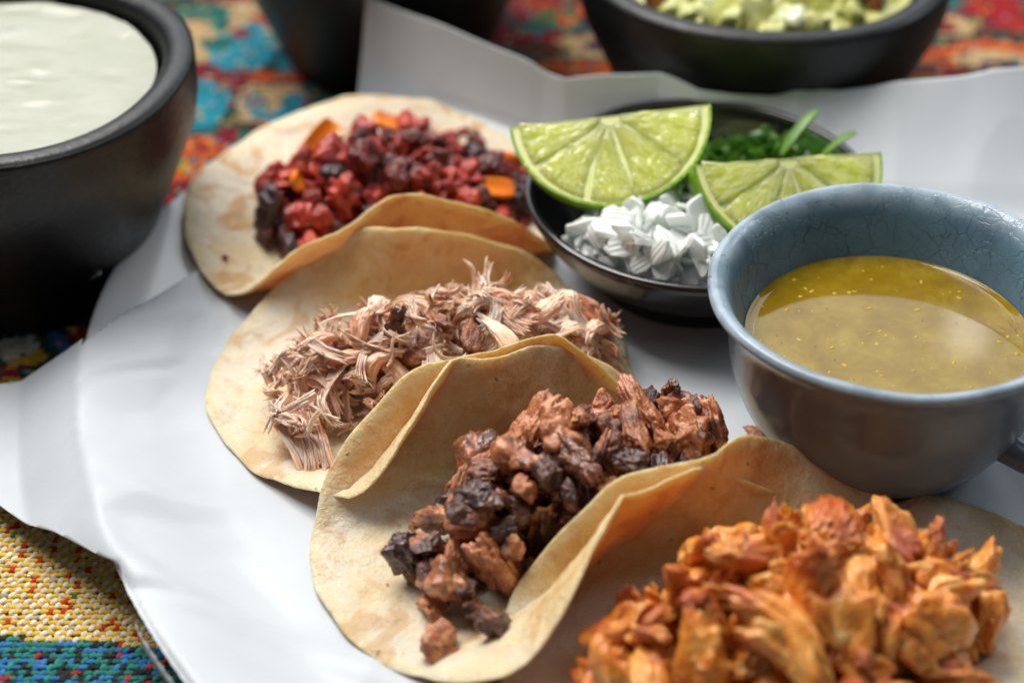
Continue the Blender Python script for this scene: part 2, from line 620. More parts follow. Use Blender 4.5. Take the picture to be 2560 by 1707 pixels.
YEL, WHI, RED = (0.95, 0.53, 0.035), (0.86, 0.82, 0.70), (0.55, 0.012, 0.02)
TEAL, BLU, BLK = (0.012, 0.20, 0.17), (0.02, 0.20, 0.52), (0.008, 0.010, 0.016)
CYAN, DGR, CRIM = (0.01, 0.40, 0.56), (0.010, 0.075, 0.060), (0.30, 0.006, 0.030)
ORA, CREAM, PURP = (0.80, 0.14, 0.02), (0.80, 0.58, 0.30), (0.07, 0.01, 0.09)

tablecloth = obj('tablecloth', mesh('tablecloth', [(-0.6, -0.5, 0), (0.6, -0.5, 0), (0.6, 0.6, 0), (-0.6, 0.6, 0)], [(0, 1, 2, 3)], m_cloth_base(), False),
                 kind='structure', label='colourful woven tablecloth under the plate and bowls')

SHAPES = [  # (cx, cy, rx, ry, angle, colour) in cm, later ones on top
    (-8.6, 20.6, 3.0, 1.6, 0, CREAM), (-10.6, 21.4, 1.0, 0.6, 0, TEAL), (-9.9, 20.5, .35, .5, 0, TEAL), (-8.4, 20.9, .6, .4, 0, ORA), (-10.4, 18.9, .55, 1.0, 0, CREAM),
    (-9.0, 18.7, 1.15, 1.35, 0.1, CYAN), (-9.95, 19.2, .5, .5, 0, TEAL), (-7.1, 17.9, .62, 1.15, 0, CYAN), (-8.8, 20.2, .4, .55, 0, CYAN), (-9.2, 19.95, .35, .3, 0, CRIM),
    (-9.4, 17.05, 1.0, .32, -0.15, CRIM), (-8.95, 16.8, .4, .55, 0, CRIM),
    (-10.0, 15.2, 0.95, 1.55, 0, CYAN), (-10.3, 16.0, .5, .5, 0, CYAN),
    (-7.7, 15.3, 1.1, 1.35, 0, CREAM), (-7.7, 16.95, 1.0, .28, 0, ORA), (-7.7, 16.6, 1.0, .16, 0, CRIM), (-8.2, 15.2, .4, .9, .4, (0.35, 0.35, 0.38)),
    (-7.5, 14.6, .75, .5, 0, CYAN), (-7.0, 15.3, .42, .6, 0, CYAN), (-7.6, 15.2, .2, .5, 0, CREAM),
    (-9.6, 12.5, .85, .75, 0, ORA), (-9.6, 12.5, .25, .25, 0, CRIM), (-8.9, 13.3, .35, .5, 0, CRIM), (-9.8, 11.1, .9, .55, 0.2, ORA), (-9.9, 11.4, .25, .2, 0, YEL), (-9.4, 11.2, .2, .25, 0, RED),
    (-9.8, 10.3, 1.0, .3, 0.1, CRIM), (-9.7, 9.6, .9, .3, 0.1, RED),
    (0.9, 21.8, 1.0, .8, 0, RED), (1.7, 21.0, .9, .7, 0, (0.10, 0.22, 0.06)), (1.9, 20.9, .4, .4, 0, ORA), (3.0, 21.6, .8, .7, 0, ORA), (2.9, 20.7, .5, .6, 0, PURP),
    (2.7, 19.0, 1.3, .75, 0, CREAM), (3.0, 19.1, .6, .38, 0, PURP), (3.8, 18.6, .4, .5, 0, CREAM), (2.6, 17.6, 1.7, .5, 0, ORA), (1.0, 18.6, .9, .5, 0.2, (0.16, 0.06, 0.01)),
    (14.6, 20.5, 1.2, .7, -.3, CREAM), (14.9, 21.2, .9, .5, 0, CRIM), (14.5, 20.3, .7, .35, 0, CRIM), (15.2, 20.9, .5, .2, -.5, CREAM), (16.7, 21.8, 1.0, .9, 0, RED), (17.2, 20.6, .7, .6, 0, RED),
    (14.0, 18.4, .6, .6, 0, ORA), (15.9, 18.3, 1.6, 1.2, 0, ORA), (15.9, 17.9, 1.3, .8, 0, CREAM), (16.2, 17.6, .8, .5, 0, PURP), (15.0, 17.4, .4, .4, 0, (0.2, 0.05, 0.02)),
    (13.6, 16.6, .6, .5, 0, (0.25, 0.28, 0.03)), (17.0, 16.4, 1.2, .5, 0, ORA),
    (-13.4, 2.3, .65, .55, 0.5, WHI), (-12.9, 1.75, .6, .3, 0.6, YEL), (-13.4, 1.1, .9, .3, -.7, RED), (-13.2, .8, .35, .22, 0, YEL), (-12.0, 2.3, .2, .9, .5, BLU),
    (-13.3, 0.1, .6, .3, 0, RED), (-11.6, 3.0, .25, .2, 0, RED), (-11.3, 5.0, .4, .18, .7, CREAM), (-10.6, 7.4, .35, .15, .5, CREAM), (-11.2, 3.7, .3, .22, 0, CREAM)]


def build_stitches():
    px, py = 0.148 * cm, 0.172 * cm
    xs = np.arange(-24 * cm, 24 * cm, px)
    ys = np.arange(-19 * cm, 25 * cm, py)
    X, Y = np.meshgrid(xs, ys, indexing='ij')
    I, J = np.meshgrid(np.arange(len(xs)), np.arange(len(ys)), indexing='ij')
    X, Y, I, J = X.ravel(), Y.ravel(), I.ravel(), J.ravel()
    keep = plate_rho(X, Y) > 0.93
    X, Y, I, J = X[keep], Y[keep], I[keep], J[keep]
    n = len(X)
    rg = np.random.default_rng(3)
    col = np.empty((n, 3))
    # striped ground of the far cloth
    base = np.where((pn(np.stack([X * 20, Y * 160, X * 0], 1), 2) > 0.12)[:, None], np.array(CRIM), np.array(DGR))
    base = np.where((pn(np.stack([X * 40, Y * 200, X * 0], 1), 5) > 0.28)[:, None], np.array(TEAL), base)
    col[:] = base
    xc, yc = X / cm, Y / cm
    for cx, cy, rx, ry, a, c in SHAPES:
        dx, dy = xc - cx, yc - cy
        u = dx * math.cos(a) + dy * math.sin(a)
        v = -dx * math.sin(a) + dy * math.cos(a)
        ins = np.abs(u / rx) ** 2.4 + np.abs(v / ry) ** 2.4 < 1 + 0.25 * rg.normal(size=n) * 0.4
        col[ins] = c
    pal = np.array([CRIM, DGR, TEAL, ORA, CREAM, CYAN, PURP, YEL])
    odd = rg.random(n) < .13
    col[odd] = pal[rg.integers(0, 8, n)][odd]
    line = -8.45 - 0.087 * (xc + 11.54)
    yz = (yc > line) & (yc < -1.0)
    tz = (yc <= line) & (yc > line - 4.2)
    yz |= (yc <= line - 4.2) & (yc > line - 9)
    par = (I + J) % 2
    cy_ = np.where(par[:, None] == 0, np.array(YEL), np.array(WHI))
    sw = rg.random(n)
    cy_ = np.where(((par == 1) & (sw < 0.13))[:, None], np.array(RED), cy_)
    cy_ = np.where(((par == 1) & (sw > 0.985))[:, None], np.array(TEAL), cy_)
    cy_ = np.where(((par == 0) & (sw < 0.03))[:, None], np.array((0.55, 0.42, 0.18)), cy_)
    col[yz] = cy_[yz]
    ct = np.where((sw < 0.47)[:, None], np.array(TEAL), np.array(BLU))
    ct = np.where((sw > 0.74)[:, None], np.array(BLK), ct)
    ct = np.where((sw > 0.965)[:, None], np.array(RED), ct)
    ct[(par == 1) & (sw < 0.25)] = np.array(TEAL) * 1.4
    col[tz] = ct[tz]
    col *= rg.uniform(0.85, 1.2, (n, 1))
    col = np.clip(col, 0, 0.9)
    jx = rg.normal(size=n) * 0.014 * cm
    jy = rg.normal(size=n) * 0.014 * cm
    # cell shape: horizontal or leaning upright float
    hx = np.where(par == 0, 0.145, 0.070) * cm * rg.uniform(1.0, 1.25, n)
    hy = np.where(par == 0, 0.072, 0.118) * cm * rg.uniform(0.88, 1.15, n)
    hz = np.where(par == 0, 0.050, 0.056) * cm
    ang = np.where(par == 0, 0.10, -0.42) + rg.normal(size=n) * 0.14
    wavex = 0.03 * cm * np.sin(Y / cm * 1.7) - 0.087 * 0
    near = (Y < -1 * cm) & (X < -5 * cm) & (Y > -13 * cm)
    for nm, sel, sub in (('woven_stitches', near, 2), ('woven_stitches', ~near, 1)):
        v, f = ico(sub)
        ca, sa = np.cos(ang[sel])[:, None], np.sin(ang[sel])[:, None]
        a = v[None, :, 0] * hx[sel][:, None]
        b = v[None, :, 1] * hy[sel][:, None]
        VX = (X + jx + wavex)[sel][:, None] + a * ca - b * sa
        VY = (Y + jy)[sel][:, None] + a * sa + b * ca
        VZ = 0.03 * cm + (v[None, :, 2]) * hz[sel][:, None]
        V = np.stack([VX, VY, VZ], -1).reshape(-1, 3)
        F = (f[None] + (np.arange(sel.sum()) * len(v))[:, None, None]).reshape(-1, 3)
        C = np.repeat(col[sel], len(v), 0)
        obj(nm, mesh(nm, V, F, YARN, True, None, C), tablecloth, kind='stuff')


YARN = m_yarn()
build_stitches()


def build_fuzz():
    rg = np.random.default_rng(8)
    b = Bag()
    for i in range(900):
        x = rg.uniform(-13, -6.5)
        y = rg.uniform(-11.5, -5)
        a = rg.uniform(0, 2 * np.pi)
        L = rg.uniform(0.12, 0.3)
        z = 0.08
        p = [(x, y, z), (x + L * .5 * math.cos(a), y + L * .5 * math.sin(a), z + rg.uniform(.02, .06)), (x + L * math.cos(a + rg.normal() * .5), y + L * math.sin(a + rg.normal() * .5), z + rg.uniform(-.02, .05))]
        v, f = tube(catmull(np.array(p) * cm, 3), 0.0035 * cm, 3)
        line = -8.45 - 0.087 * (x + 11.54)
        c = (YEL if rg.random() < .6 else WHI) if y > line else TEAL
        b.add(v, f, c=np.array(c) * 0.9)
    obj('yarn_fuzz', b.mesh('yarn_fuzz', YARN), tablecloth, kind='stuff')


build_fuzz()


# ------------------------------------------------------------------ plate
def build_plate():
    prof = [(0, .30), (.55, .30), (.66, .05), (.70, .05), (.76, .45), (.90, 1.05), (.985, 1.50), (1.004, 1.64), (.996, 1.74), (.96, 1.66), (.88, 1.30), (.80, .96), (.74, .82), (.4, .8), (0, .8)]
    pr = catmull(prof, 5)
    th = np.linspace(0, 2 * np.pi, 200, endpoint=False)
    R = np.maximum(pr[None, :, 0], 1e-4)
    u = R * PA * np.cos(th)[:, None]
    v = R * PB * np.sin(th)[:, None]
    V = np.stack([u, v, np.repeat(pr[None, :, 1] * cm, 200, 0)], -1).reshape(-1, 3)
    o = obj('plate', mesh('plate', V, grid_faces(200, len(pr), close_u=True), m_plate()), loc=(PC[0], PC[1], 0.0006), rot=(0, 0, PT))
    o['label'] = 'white oval plate lined with paper under the tacos'
    o['category'] = 'plate'


build_plate()

# ------------------------------------------------------------------ paper lining
_bx = np.array([-20, -6, -4.4, 1.53, 4.2, 5.3, 7.4, 10, 14.5, 22])
_by = np.array([14.0, 13.9, 13.8, 10.3, 9.9, 9.3, 9.1, 9.3, 9.2, 9.2])
_bz = np.array([4.7, 4.7, 4.6, 3.7, 4.05, 3.9, 3.8, 3.9, 4.6, 5.0])
_bc = np.array([12.9, 12.9, 12.8, 9.5, 9.0, 8.2, 6.9, 5.6, 5.2, 5.2])


def paper_flat_z(x, y):
    """height of the lining away from its turned-up back edge (m)"""
    rho = plate_rho(x, y)
    z = plate_z(np.minimum(rho, 1.0)) + 0.0022
    out = np.maximum(rho - 1, 0)
    z = z - np.where(x < 0, np.minimum(0.085 * out, 0.0112), 0.0)
    return z


def build_paper():
    nx, n1, n2 = 330, 230, 70
    xs = np.linspace(-19, 19, nx)
    xs = np.interp(np.linspace(0, 1, nx), np.linspace(0, 1, nx), xs)
    yc = np.interp(xs, _bx, _bc)
    ye = np.interp(xs, _bx, _by)
    ze = np.interp(xs, _bx, _bz)
    a = np.linspace(0, 1, n1, endpoint=False)
    b = np.linspace(0, 1, n2)
    Y = np.concatenate([-16 + (yc[:, None] + 16) * a[None], yc[:, None] + (ye - yc)[:, None] * b[None]], 1)
    X = np.repeat(xs[:, None], n1 + n2, 1)
    Bk = np.concatenate([np.zeros((nx, n1)), np.repeat(b[None], nx, 0)], 1)
    x, y, bk = X.ravel() * cm, Y.ravel() * cm, Bk.ravel()
    z = paper_flat_z(x, y)
    zE = np.repeat(ze[:, None], n1 + n2, 1).ravel() * cm
    zc = paper_flat_z(x, np.repeat(yc[:, None], n1 + n2, 1).ravel() * cm)
    rise = bk ** 1.9 * 0.62 + bk * 0.38 * sstep(0, .35, bk)
    z = np.where(bk > 0, zc + (zE - zc) * rise, z)
    # folds and soft buckles
    P3 = np.stack([x, y, 0 * x], 1)
    amp = 0.0011 + 0.0016 * sstep(0.9, 1.15, plate_rho(x, y)) * (x < 0) + 0.0010 * sstep(0, .5, bk)
    rid = 1 - np.abs(pn(P3 * np.array([26, 17, 1]), 4)) * 2
    fold = pn(P3 * 16, 3) * 0.9 + rid * 0.55
    z = z + amp * fold
    # long soft fold running from the corner of the lining
    d = (y / cm + 8.1) + 0.42 * (x / cm + 8.7)
    z = z + 0.0018 * np.exp(-(d / 0.5) ** 2) * sstep(-9.5, -8, x / cm) * (x < 0)
    d2 = (y / cm - 1.6) - 0.62 * (x / cm + 9.5)
    z = z + 0.0007 * np.exp(-(d2 / 0.4) ** 2) * (x < -0.04)
    # over the plate's front left edge the lining drapes down
    C = (-8.74, -8.11)
    rho = plate_rho(x, y)
    sect = (x / cm > C[0] - 0.05) & (x / cm < 6) & (y / cm < -6.0) & (rho > 1)
    k = 1 / np.maximum(rho, 1e-6)
    over = np.clip(rho - 1, 0, 9)
    s = k * (1 + 0.012 * np.tanh(over * 25))
    nxp, nyp = PC[0] + (x - PC[0]) * s, PC[1] + (y - PC[1]) * s
    x = np.where(sect, nxp, x)
    y = np.where(sect, nyp, y)
    z = np.where(sect, z - 0.0045 * np.tanh(over * 14), z)
    # sharp creases across the sheet
    rg = np.random.default_rng(12)
    for i in range(36):
        back = i < 14
        cx, cy = (rg.uniform(-4, 16), rg.uniform(7, 11)) if back else (rg.uniform(-13, 6), rg.uniform(-12, 4))
        a = rg.uniform(0.9, 2.2) if back else rg.uniform(0, 3.14)
        dx, dy = x / cm - cx, y / cm - cy
        across, along = dx * math.sin(a) - dy * math.cos(a), dx * math.cos(a) + dy * math.sin(a)
        w = rg.uniform(.25, 1.2)
        L = rg.uniform(1.5, 4.0)
        hgt = (0.0010 if back else 0.0020) * (1 - .8 * sstep(.97, 1.06, plate_rho(x, y)) * (x < 0)) * (1 - .85 * sstep(.80, .68, plate_rho(x, y))) * rg.choice([-1, 1]) * rg.uniform(.5, 1)
        z = z + hgt * np.maximum(0, 1 - np.abs(across) / w) * np.exp(-(along / L) ** 2) * np.where(back, np.where(bk > 0, 1.0, .25), 1.0)
    z = np.maximum(z, np.where(plate_rho(x, y) < 1.01, plate_z(np.minimum(plate_rho(x, y), 1.0)) + 0.0016, 0.003))
    v = np.stack([x, y, z], 1)
    f = grid_faces(nx, n1 + n2)
    # outline: cut cleanly along the straight edges of the left flap and the turned-up corner
    import bmesh
    db = (v[:, 0] / cm - C[0]) * -0.6854 + (v[:, 1] / cm - C[1]) * -0.7281
    badv = (sect & (rho > 1.09)) | ((db > 0.25) & ~sect & (X.ravel() <= C[0] + .05))
    f = f[~badv[f].any(1)]
    used = np.unique(f)
    remap = -np.ones(len(v), int)
    remap[used] = np.arange(len(used))
    v, f = v[used], remap[f]
    me = mesh('paper_liner', v, f, m_paper())
    bm = bmesh.new()
    bm.from_mesh(me)
    cuts = [((-15.3, -1.3), (-10.68, .29), lambda c: c.x < -10.68 * cm and c.y < 3 * cm),
            ((-10.68, .29), (-8.65, 3.58), lambda c: -0.6 * cm < c.y < 3.58 * cm and c.x > -10.9 * cm),
            ((-8.65, 3.58), (-5.75, 11.0), lambda c: 3.4 * cm < c.y < 11.0 * cm),
            ((-5.75, 11.0), (-4.4, 13.8), lambda c: c.y > 10.8 * cm),
            ((-8.74, -8.11), (-12.05, -5.0), lambda c: c.x < C[0] * cm)]
    for p, q, region in cuts:
        d_ = np.array(q) - np.array(p)
        n_ = Vector((-d_[1], d_[0], 0)).normalized()      # left of the direction of travel is cut away
        co_ = Vector((p[0] * cm, p[1] * cm, 0))
        fs = [x for x in bm.faces if region(x.calc_center_median()) and abs((x.calc_center_median() - co_).dot(n_)) < .004]
        geom = list({e for x in fs for e in x.edges}) + list({w for x in fs for w in x.verts}) + fs
        bmesh.ops.bisect_plane(bm, geom=geom, plane_co=co_, plane_no=n_, dist=1e-6)
        dead = [x for x in bm.faces if region(x.calc_center_median()) and (x.calc_center_median() - co_).dot(n_) > 0]
        bmesh.ops.delete(bm, geom=dead, context='FACES')
    nub = [x for x in bm.faces if abs(x.calc_center_median().x - C[0] * cm) < .003 and x.calc_center_median().y < (C[1] + .1) * cm and float(plate_rho(x.calc_center_median().x, x.calc_center_median().y)) > 1.009]
    bmesh.ops.delete(bm, geom=nub, context='FACES')
    bm.faces.ensure_lookup_table()
    torn_ = [x for x in bm.faces if x.calc_center_median().y < -7.5 * cm and x.calc_center_median().x < -5 * cm and max(e.calc_length() for e in x.edges) > .0045]
    bmesh.ops.delete(bm, geom=torn_, context='FACES')
    lost = [x for x in bm.faces if x.calc_center_median().x < -8.65 * cm and x.calc_center_median().y > 3.58 * cm]
    bmesh.ops.delete(bm, geom=lost, context='FACES')
    bm.to_mesh(me)
    bm.free()
    o = obj('paper_liner', me)
    md = o.modifiers.new('thickness', 'SOLIDIFY')
    md.thickness = 0.0002
    md.offset = 0
    o['label'] = 'white deli paper sheet lining the plate, its back edge standing up'
    o['category'] = 'paper'


build_paper()

# ------------------------------------------------------------------ bowls behind the plate
STONE = m_stone()


def stone_bowl(label, x, y, rim_r, h, base_r, fill_r):
    prof = [(0, .35), (base_r - .4, .35), (base_r - .2, .05), (base_r + .15, .0), (base_r + .35, .25), (base_r + (rim_r - base_r) * .55, h * .38), (rim_r - .12, h * .72), (rim_r, h - .35), (rim_r - .08, h - .08),
            (rim_r - .3, h), (rim_r - .55, h - .03), (rim_r - .78, h - .2), (rim_r - .88, h - .6), (rim_r - 1.25, h * .66), (base_r + .1, h * .3), (base_r - 1.2, .9), (0, .8)]
    v, f = lathe([(a * cm, b * cm) for a, b in prof], 144, 5,
                 lambda R, Z, T: (R * (1 + .006 * np.sin(2 * T + x) + .004 * np.sin(5 * T)), Z * (1 + .008 * np.sin(3 * T + 1))))
    o = obj('stone_bowl', mesh('stone_bowl', v, f, STONE), loc=(x * cm, y * cm, 0.001))
    o['label'] = label
    o['category'] = 'bowl'
    o['group'] = 'black stone bowls around the plate'
    return o


stone_bowl('thick black stone bowl filled with smooth white sauce', -13.8, 6.1, 5.4, 6.6, 3.1, 4.2)
stone_bowl('black stone bowl standing behind the turned-up paper corner', -4.2, 18.9, 5.4, 6.6, 3.1, 4.2)
stone_bowl('black stone bowl heaped with guacamole', 7.6, 14.5, 5.6, 5.6, 3.5, 4.4)


def build_sauce():
    n, m = 96, 40
    th = np.linspace(0, 2 * np.pi, n, endpoint=False)
    r = np.linspace(0.0001, 1, m)
    T, R = np.meshgrid(th, r, indexing='ij')
    x, y = R * 4.33 * np.cos(T), R * 4.33 * np.sin(T)
    p = np.stack([x.ravel(), y.ravel(), 0 * x.ravel()], 1)
    z = 5.95 + 0.06 * pn(p * .55, 3) + 0.035 * (1 - 2 * np.abs(pn(p * np.array([.6, 1.6, 1]), 8))) - 0.10 * sstep(.85, 1, R.ravel()) * 0 + 0.05 * sstep(.9, 1, R.ravel())
    v = np.stack([x.ravel(), y.ravel(), z], 1) * cm
    o = obj('white_sauce', mesh('white_sauce', v, grid_faces(n, m, close_u=True), m_sauce()), loc=(-13.8 * cm, 6.1 * cm, 0.001))
    o['label'] = 'pale creamy sauce filling the left black bowl'
    o['category'] = 'sauce'


build_sauce()


def chunk(seed, sub=4, ax=(1, .8, .65), low=.28, mid=.14, fine=.05, ridge=.08, cuts=4, cutd=(.62, .85), box=2.6, fib=0.0):
    """an irregular cooked lump of about unit radius: superellipsoid, sliced by planes, then roughened"""
    rg = np.random.default_rng(seed)
    v, f = ico(sub)
    e = box
    k = (np.abs(v) ** e).sum(1) ** (-1 / e)
    v = v * k[:, None]
    for i in range(cuts):
        n = rg.normal(size=3)
        n /= np.linalg.norm(n)
        d = rg.uniform(*cutd)
        s = v @ n
        ex = np.maximum(s - d, 0)
        v = v - (ex * 0.93)[:, None] * n[None]
    nn = v / (np.linalg.norm(v, axis=1)[:, None] + 1e-9)
    q = v.copy()
    if fib:
        q = q * np.array([1 / (1 + fib), 1 + fib * .5, 1 + fib * .5])
    s = seed % 97
    d = low * pn(v * 1.3, s) + mid * pn(q * 2.9, s + 1) + fine * pn(q * 8, s + 2) + fine * .5 * pn(q * 17, s + 3)
    rr = 1 - np.abs(pn(q * 3.6, s + 4)) * 2.2
    d = d - ridge * np.maximum(rr, 0) ** 3
    v = v + nn * d[:, None]
    v = v * np.array(ax)
    return v, f


def build_guacamole():
    n, m = 110, 60
    th = np.linspace(0, 2 * np.pi, n, endpoint=False)
    r = np.linspace(0.0001, 1, m)
    T, R = np.meshgrid(th, r, indexing='ij')
    x, y, R = (R * 4.45 * np.cos(T)).ravel(), (R * 4.45 * np.sin(T)).ravel(), R.ravel()
    p = np.stack([x, y, 0 * x], 1)
    z = 4.6 + 0.9 * (1 - R ** 2) + (0.45 * pn(p * .8, 2) + 0.25 * pn(p * 2.0, 4) + .1 * pn(p * 5, 5)) * (1 - R ** 6)
    root = thing('guacamole', 'lumpy pale green guacamole heaped in the right-hand black bowl', 'guacamole', (7.6 * cm, 14.5 * cm, 0.001))
    gm = m_simple('mashed_avocado', (0.33, 0.34, 0.05), (0.58, 0.58, 0.20), 0.4, 130, 0.3)
    obj('mash', mesh('mash', np.stack([x, y, z], 1) * cm, grid_faces(n, m, close_u=True), gm), root)
    am = m_simple('avocado_lump', (0.42, 0.42, 0.10), (0.60, 0.62, 0.28), 0.4, 160, 0.3)
    tm = m_simple('tomato_bit', (0.30, 0.07, 0.025), (0.42, 0.15, 0.06), 0.3, 200, 0.3)
    om = m_simple('pale_onion_bit', (0.55, 0.60, 0.38), (0.70, 0.72, 0.52), 0.3, 200, 0.4)
    rg = np.random.default_rng(4)
    meshes = []
    for i, mt in enumerate((am, am, am, tm, om)):
        v, f = chunk(300 + i, 3, cuts=5)
        meshes.append(mesh(('avocado_lump', 'avocado_lump', 'avocado_lump', 'tomato_bit', 'onion_bit')[i], v * .0048, f, mt))
    for i in range(60):
        a, q = rg.uniform(-2.7, -0.3), rg.uniform(.25, .93)
        me = meshes[rg.choice(5, p=[.25, .25, .2, .2, .1])]
        s = rg.uniform(.6, 1.35)
        obj(me.name.split('.')[0], me, root, (q * 4.4 * math.cos(a) * cm, q * 4.4 * math.sin(a) * cm, (4.75 + .8 * (1 - q * q)) * cm), tuple(rg.uniform(0, 6.3, 3)), (s, s, s * .8))


build_guacamole()

# ------------------------------------------------------------------ height map used to heap loose pieces
HN = 900
HX0, HY0, HD = -15.0, -16.0, 0.035
Hm = np.zeros((HN, HN))


def hset(x, y, z):
    i = ((x - HX0) / HD).astype(int)
    j = ((y - HY0) / HD).astype(int)
    ok = (i >= 0) & (j >= 0) & (i < HN) & (j < HN)
    np.maximum.at(Hm, (i[ok], j[ok]), z[ok])


gx, gy = np.meshgrid(HX0 + HD * (np.arange(HN) + .5), HY0 + HD * (np.arange(HN) + .5), indexing='ij')
Hm[:] = paper_flat_z(gx.ravel() * cm, gy.ravel() * cm).reshape(HN, HN) / cm


def settle(v, x, y, pct=88):
    """z at which a piece with vertices v (cm) comes to rest at (x, y), sinking a little into what is there"""
    i = np.clip(((v[:, 0] + x - HX0) / HD).astype(int), 0, HN - 1)
    j = np.clip(((v[:, 1] + y - HY0) / HD).astype(int), 0, HN - 1)
    low = v[:, 2] < np.median(v[:, 2])
    g = Hm[i[low], j[low]] - v[low, 2]
    return np.percentile(g, pct)


def heap(root, meshes, verts, n, sample, scale, top, tilt=None, cand=7, pct=88, names=None, sink=0.0, seed=1, weights=None, within=None):
    """drop n pieces one by one; each takes the candidate spot that lies lowest against the wished mound height"""
    rg = np.random.default_rng(seed)
    rx, ry, rz = root.location
    for k in range(n):
        m = rg.choice(len(meshes), p=weights)
        sc = scale(rg)
        e = Euler((rg.uniform(0, 6.283), rg.uniform(0, 6.283), rg.uniform(0, 6.283)) if tilt is None else (rg.normal() * tilt, rg.normal() * tilt, rg.uniform(0, 6.283)))
        M = np.array(e.to_matrix())
        v = (verts[m] * sc) @ M.T * 100
        best = None
        for c in range(cand):
            x, y = sample(rg)
            if within and np.max(np.hypot(v[:, 0] + x - within[0], v[:, 1] + y - within[1])) > within[2]:
                continue
            z = settle(v, x, y, pct) - sink
            q = z - top(x, y)
            if best is None or q < best[0]:
                best = (q, x, y, z)
        if best is None:
            continue
        q, x, y, z = best
        if q > 0.15:
            continue
        hset(v[:, 0] + x, v[:, 1] + y, v[:, 2] + z)
        nm = names[m] if names else meshes[m].name.split('.')[0]
        obj(nm, meshes[m], root, (x * cm - rx, y * cm - ry, z * cm - rz), tuple(e), (sc, sc, sc))


# ------------------------------------------------------------------ tacos
class Taco:
    def __init__(s, cx, cy, R, ang, phib, phif, wb=1.3, wf=1.1, bb=1.7, bf=1.7, lift=0.12, wob=0, off=0.0):
        s.c = np.array([cx, cy])
        s.R = R
        s.a = math.radians(ang)
        s.phib, s.phif = phib, phif
        s.wb, s.wf, s.bb, s.bf = wb, wf, bb, bf
        s.lift = lift
        s.wob = wob
        s.off = off

    def map(s, S_, T_):
        """flat tortilla coordinates (cm) -> world (cm)"""
        u = np.clip(S_ / s.R, -1, 1)
        kn = np.linspace(-1, 1, len(s.phib))
        phb = np.radians(np.interp(u, kn, s.phib))
        phf = np.radians(np.interp(u, kn, s.phif))
        N = 40
        y = np.zeros_like(S_)
        z = np.zeros_like(S_)
        T_ = T_ - s.off
        at = np.abs(T_)
        back = T_ > 0
        w = np.where(back, s.wb, s.wf)
        b = np.where(back, s.bb, s.bf)
        ph = np.where(back, phb, phf)
        dt = at / N
        for k in range(N):
            t = (k + .5) * dt
            g = ph * sstep(0, 1, (t - w) / b)
            y += np.cos(g) * dt
            z += np.sin(g) * dt
        y = np.where(back, y, -y) + s.off
        # gentle wave of the outline
        wv = s.wob
        z = z + 0.05 * np.sin(S_ * 1.1 + wv) * sstep(1, 5, at) + 0.08 * np.sin(S_ * 2.1 + 2 * wv) * sstep(2.5, 5.5, at)
        y = y + 0.10 * np.sin(S_ * 1.5 + wv * 1.7) * sstep(2, 5, at)
        ca, sa = math.cos(s.a), math.sin(s.a)
        X = s.c[0] + S_ * ca - y * sa
        Y = s.c[1] + S_ * sa + y * ca
        g0 = paper_flat_z(X * cm, Y * cm) / cm
        return np.stack([X, Y, z + np.minimum(g0, 2.2) + s.lift], -1)

    def loc(s, S_, Yl):
        ca, sa = math.cos(s.a), math.sin(s.a)
        return s.c[0] + S_ * ca - Yl * sa, s.c[1] + S_ * sa + Yl * ca

    def build(s, root, m, seed, name='tortilla', thick=0.165, pale=1.0):
        n, k = 200, 60
        th = np.linspace(0, 2 * np.pi, n, endpoint=False)
        rr = np.concatenate([np.linspace(0.002, .93, k - 10, endpoint=False), 1 - (1 - np.linspace(.0, 1, 10)) ** 2 * .07])
        out = 1 + 0.012 * np.sin(3 * th + seed) + 0.010 * np.sin(5 * th + 2 * seed) + 0.005 * np.sin(11 * th + seed * 3) + .003 * np.sin(23 * th + seed)
        T, Rr = np.meshgrid(th, rr, indexing='ij')
        rad = Rr * s.R * out[:, None]
        S_, T_ = rad * np.cos(T), rad * np.sin(T)
        p = s.map(S_, T_)
        e = 0.02
        ds = (s.map(S_ + e, T_) - s.map(S_ - e, T_)) / (2 * e)
        dt = (s.map(S_, T_ + e) - s.map(S_, T_ - e)) / (2 * e)
        nn = np.cross(ds, dt)
        nn /= np.linalg.norm(nn, axis=-1, keepdims=True)
        q = np.stack([S_.ravel(), T_.ravel(), 0 * S_.ravel()], 1)
        bumps = (0.035 * pn(q * 1.1, seed) + 0.028 * pn(q * 2.8, seed + 1) + 0.02 * np.maximum(pn(q * 4.2, seed + 5), 0) + .008 * pn(q * 9, seed + 6)).reshape(n, k)
        tk = thick * np.sqrt(np.clip(1 - ((Rr - .93) / .07).clip(0) ** 2, 0.0, 1)) * (1 + .15 * pn(q * 1.5, seed + 3).reshape(n, k))
        up = p + nn * (tk * .5 + bumps)[..., None]
        dn = p + nn * (-tk * .5 + bumps)[..., None]
        v = np.concatenate([up.reshape(-1, 3), dn.reshape(-1, 3)]) * cm
        f1 = grid_faces(n, k, close_u=True)
        f2 = f1[:, ::-1] + n * k
        rimf = (Rr.ravel() > .955) * 1.0
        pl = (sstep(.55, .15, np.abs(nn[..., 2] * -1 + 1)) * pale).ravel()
        rx = np.array(root.location)
        me = mesh(name, v - rx, np.concatenate([f1, f2]), m, True, {'rim': np.tile(rimf, 2), 'pale': np.concatenate([pl, pl * .3])})
        hp = up.reshape(-1, 3)
        # dense sampling of the inner surface for the heap
        tt, r2 = np.meshgrid(np.linspace(0, 2 * np.pi, 720), np.linspace(0, 1, 260), indexing='ij')
        h = s.map(r2 * s.R * np.cos(tt), r2 * s.R * np.sin(tt)).reshape(-1, 3)
        hset(h[:, 0], h[:, 1], h[:, 2] + thick * .5)
        return obj(name, me, root)


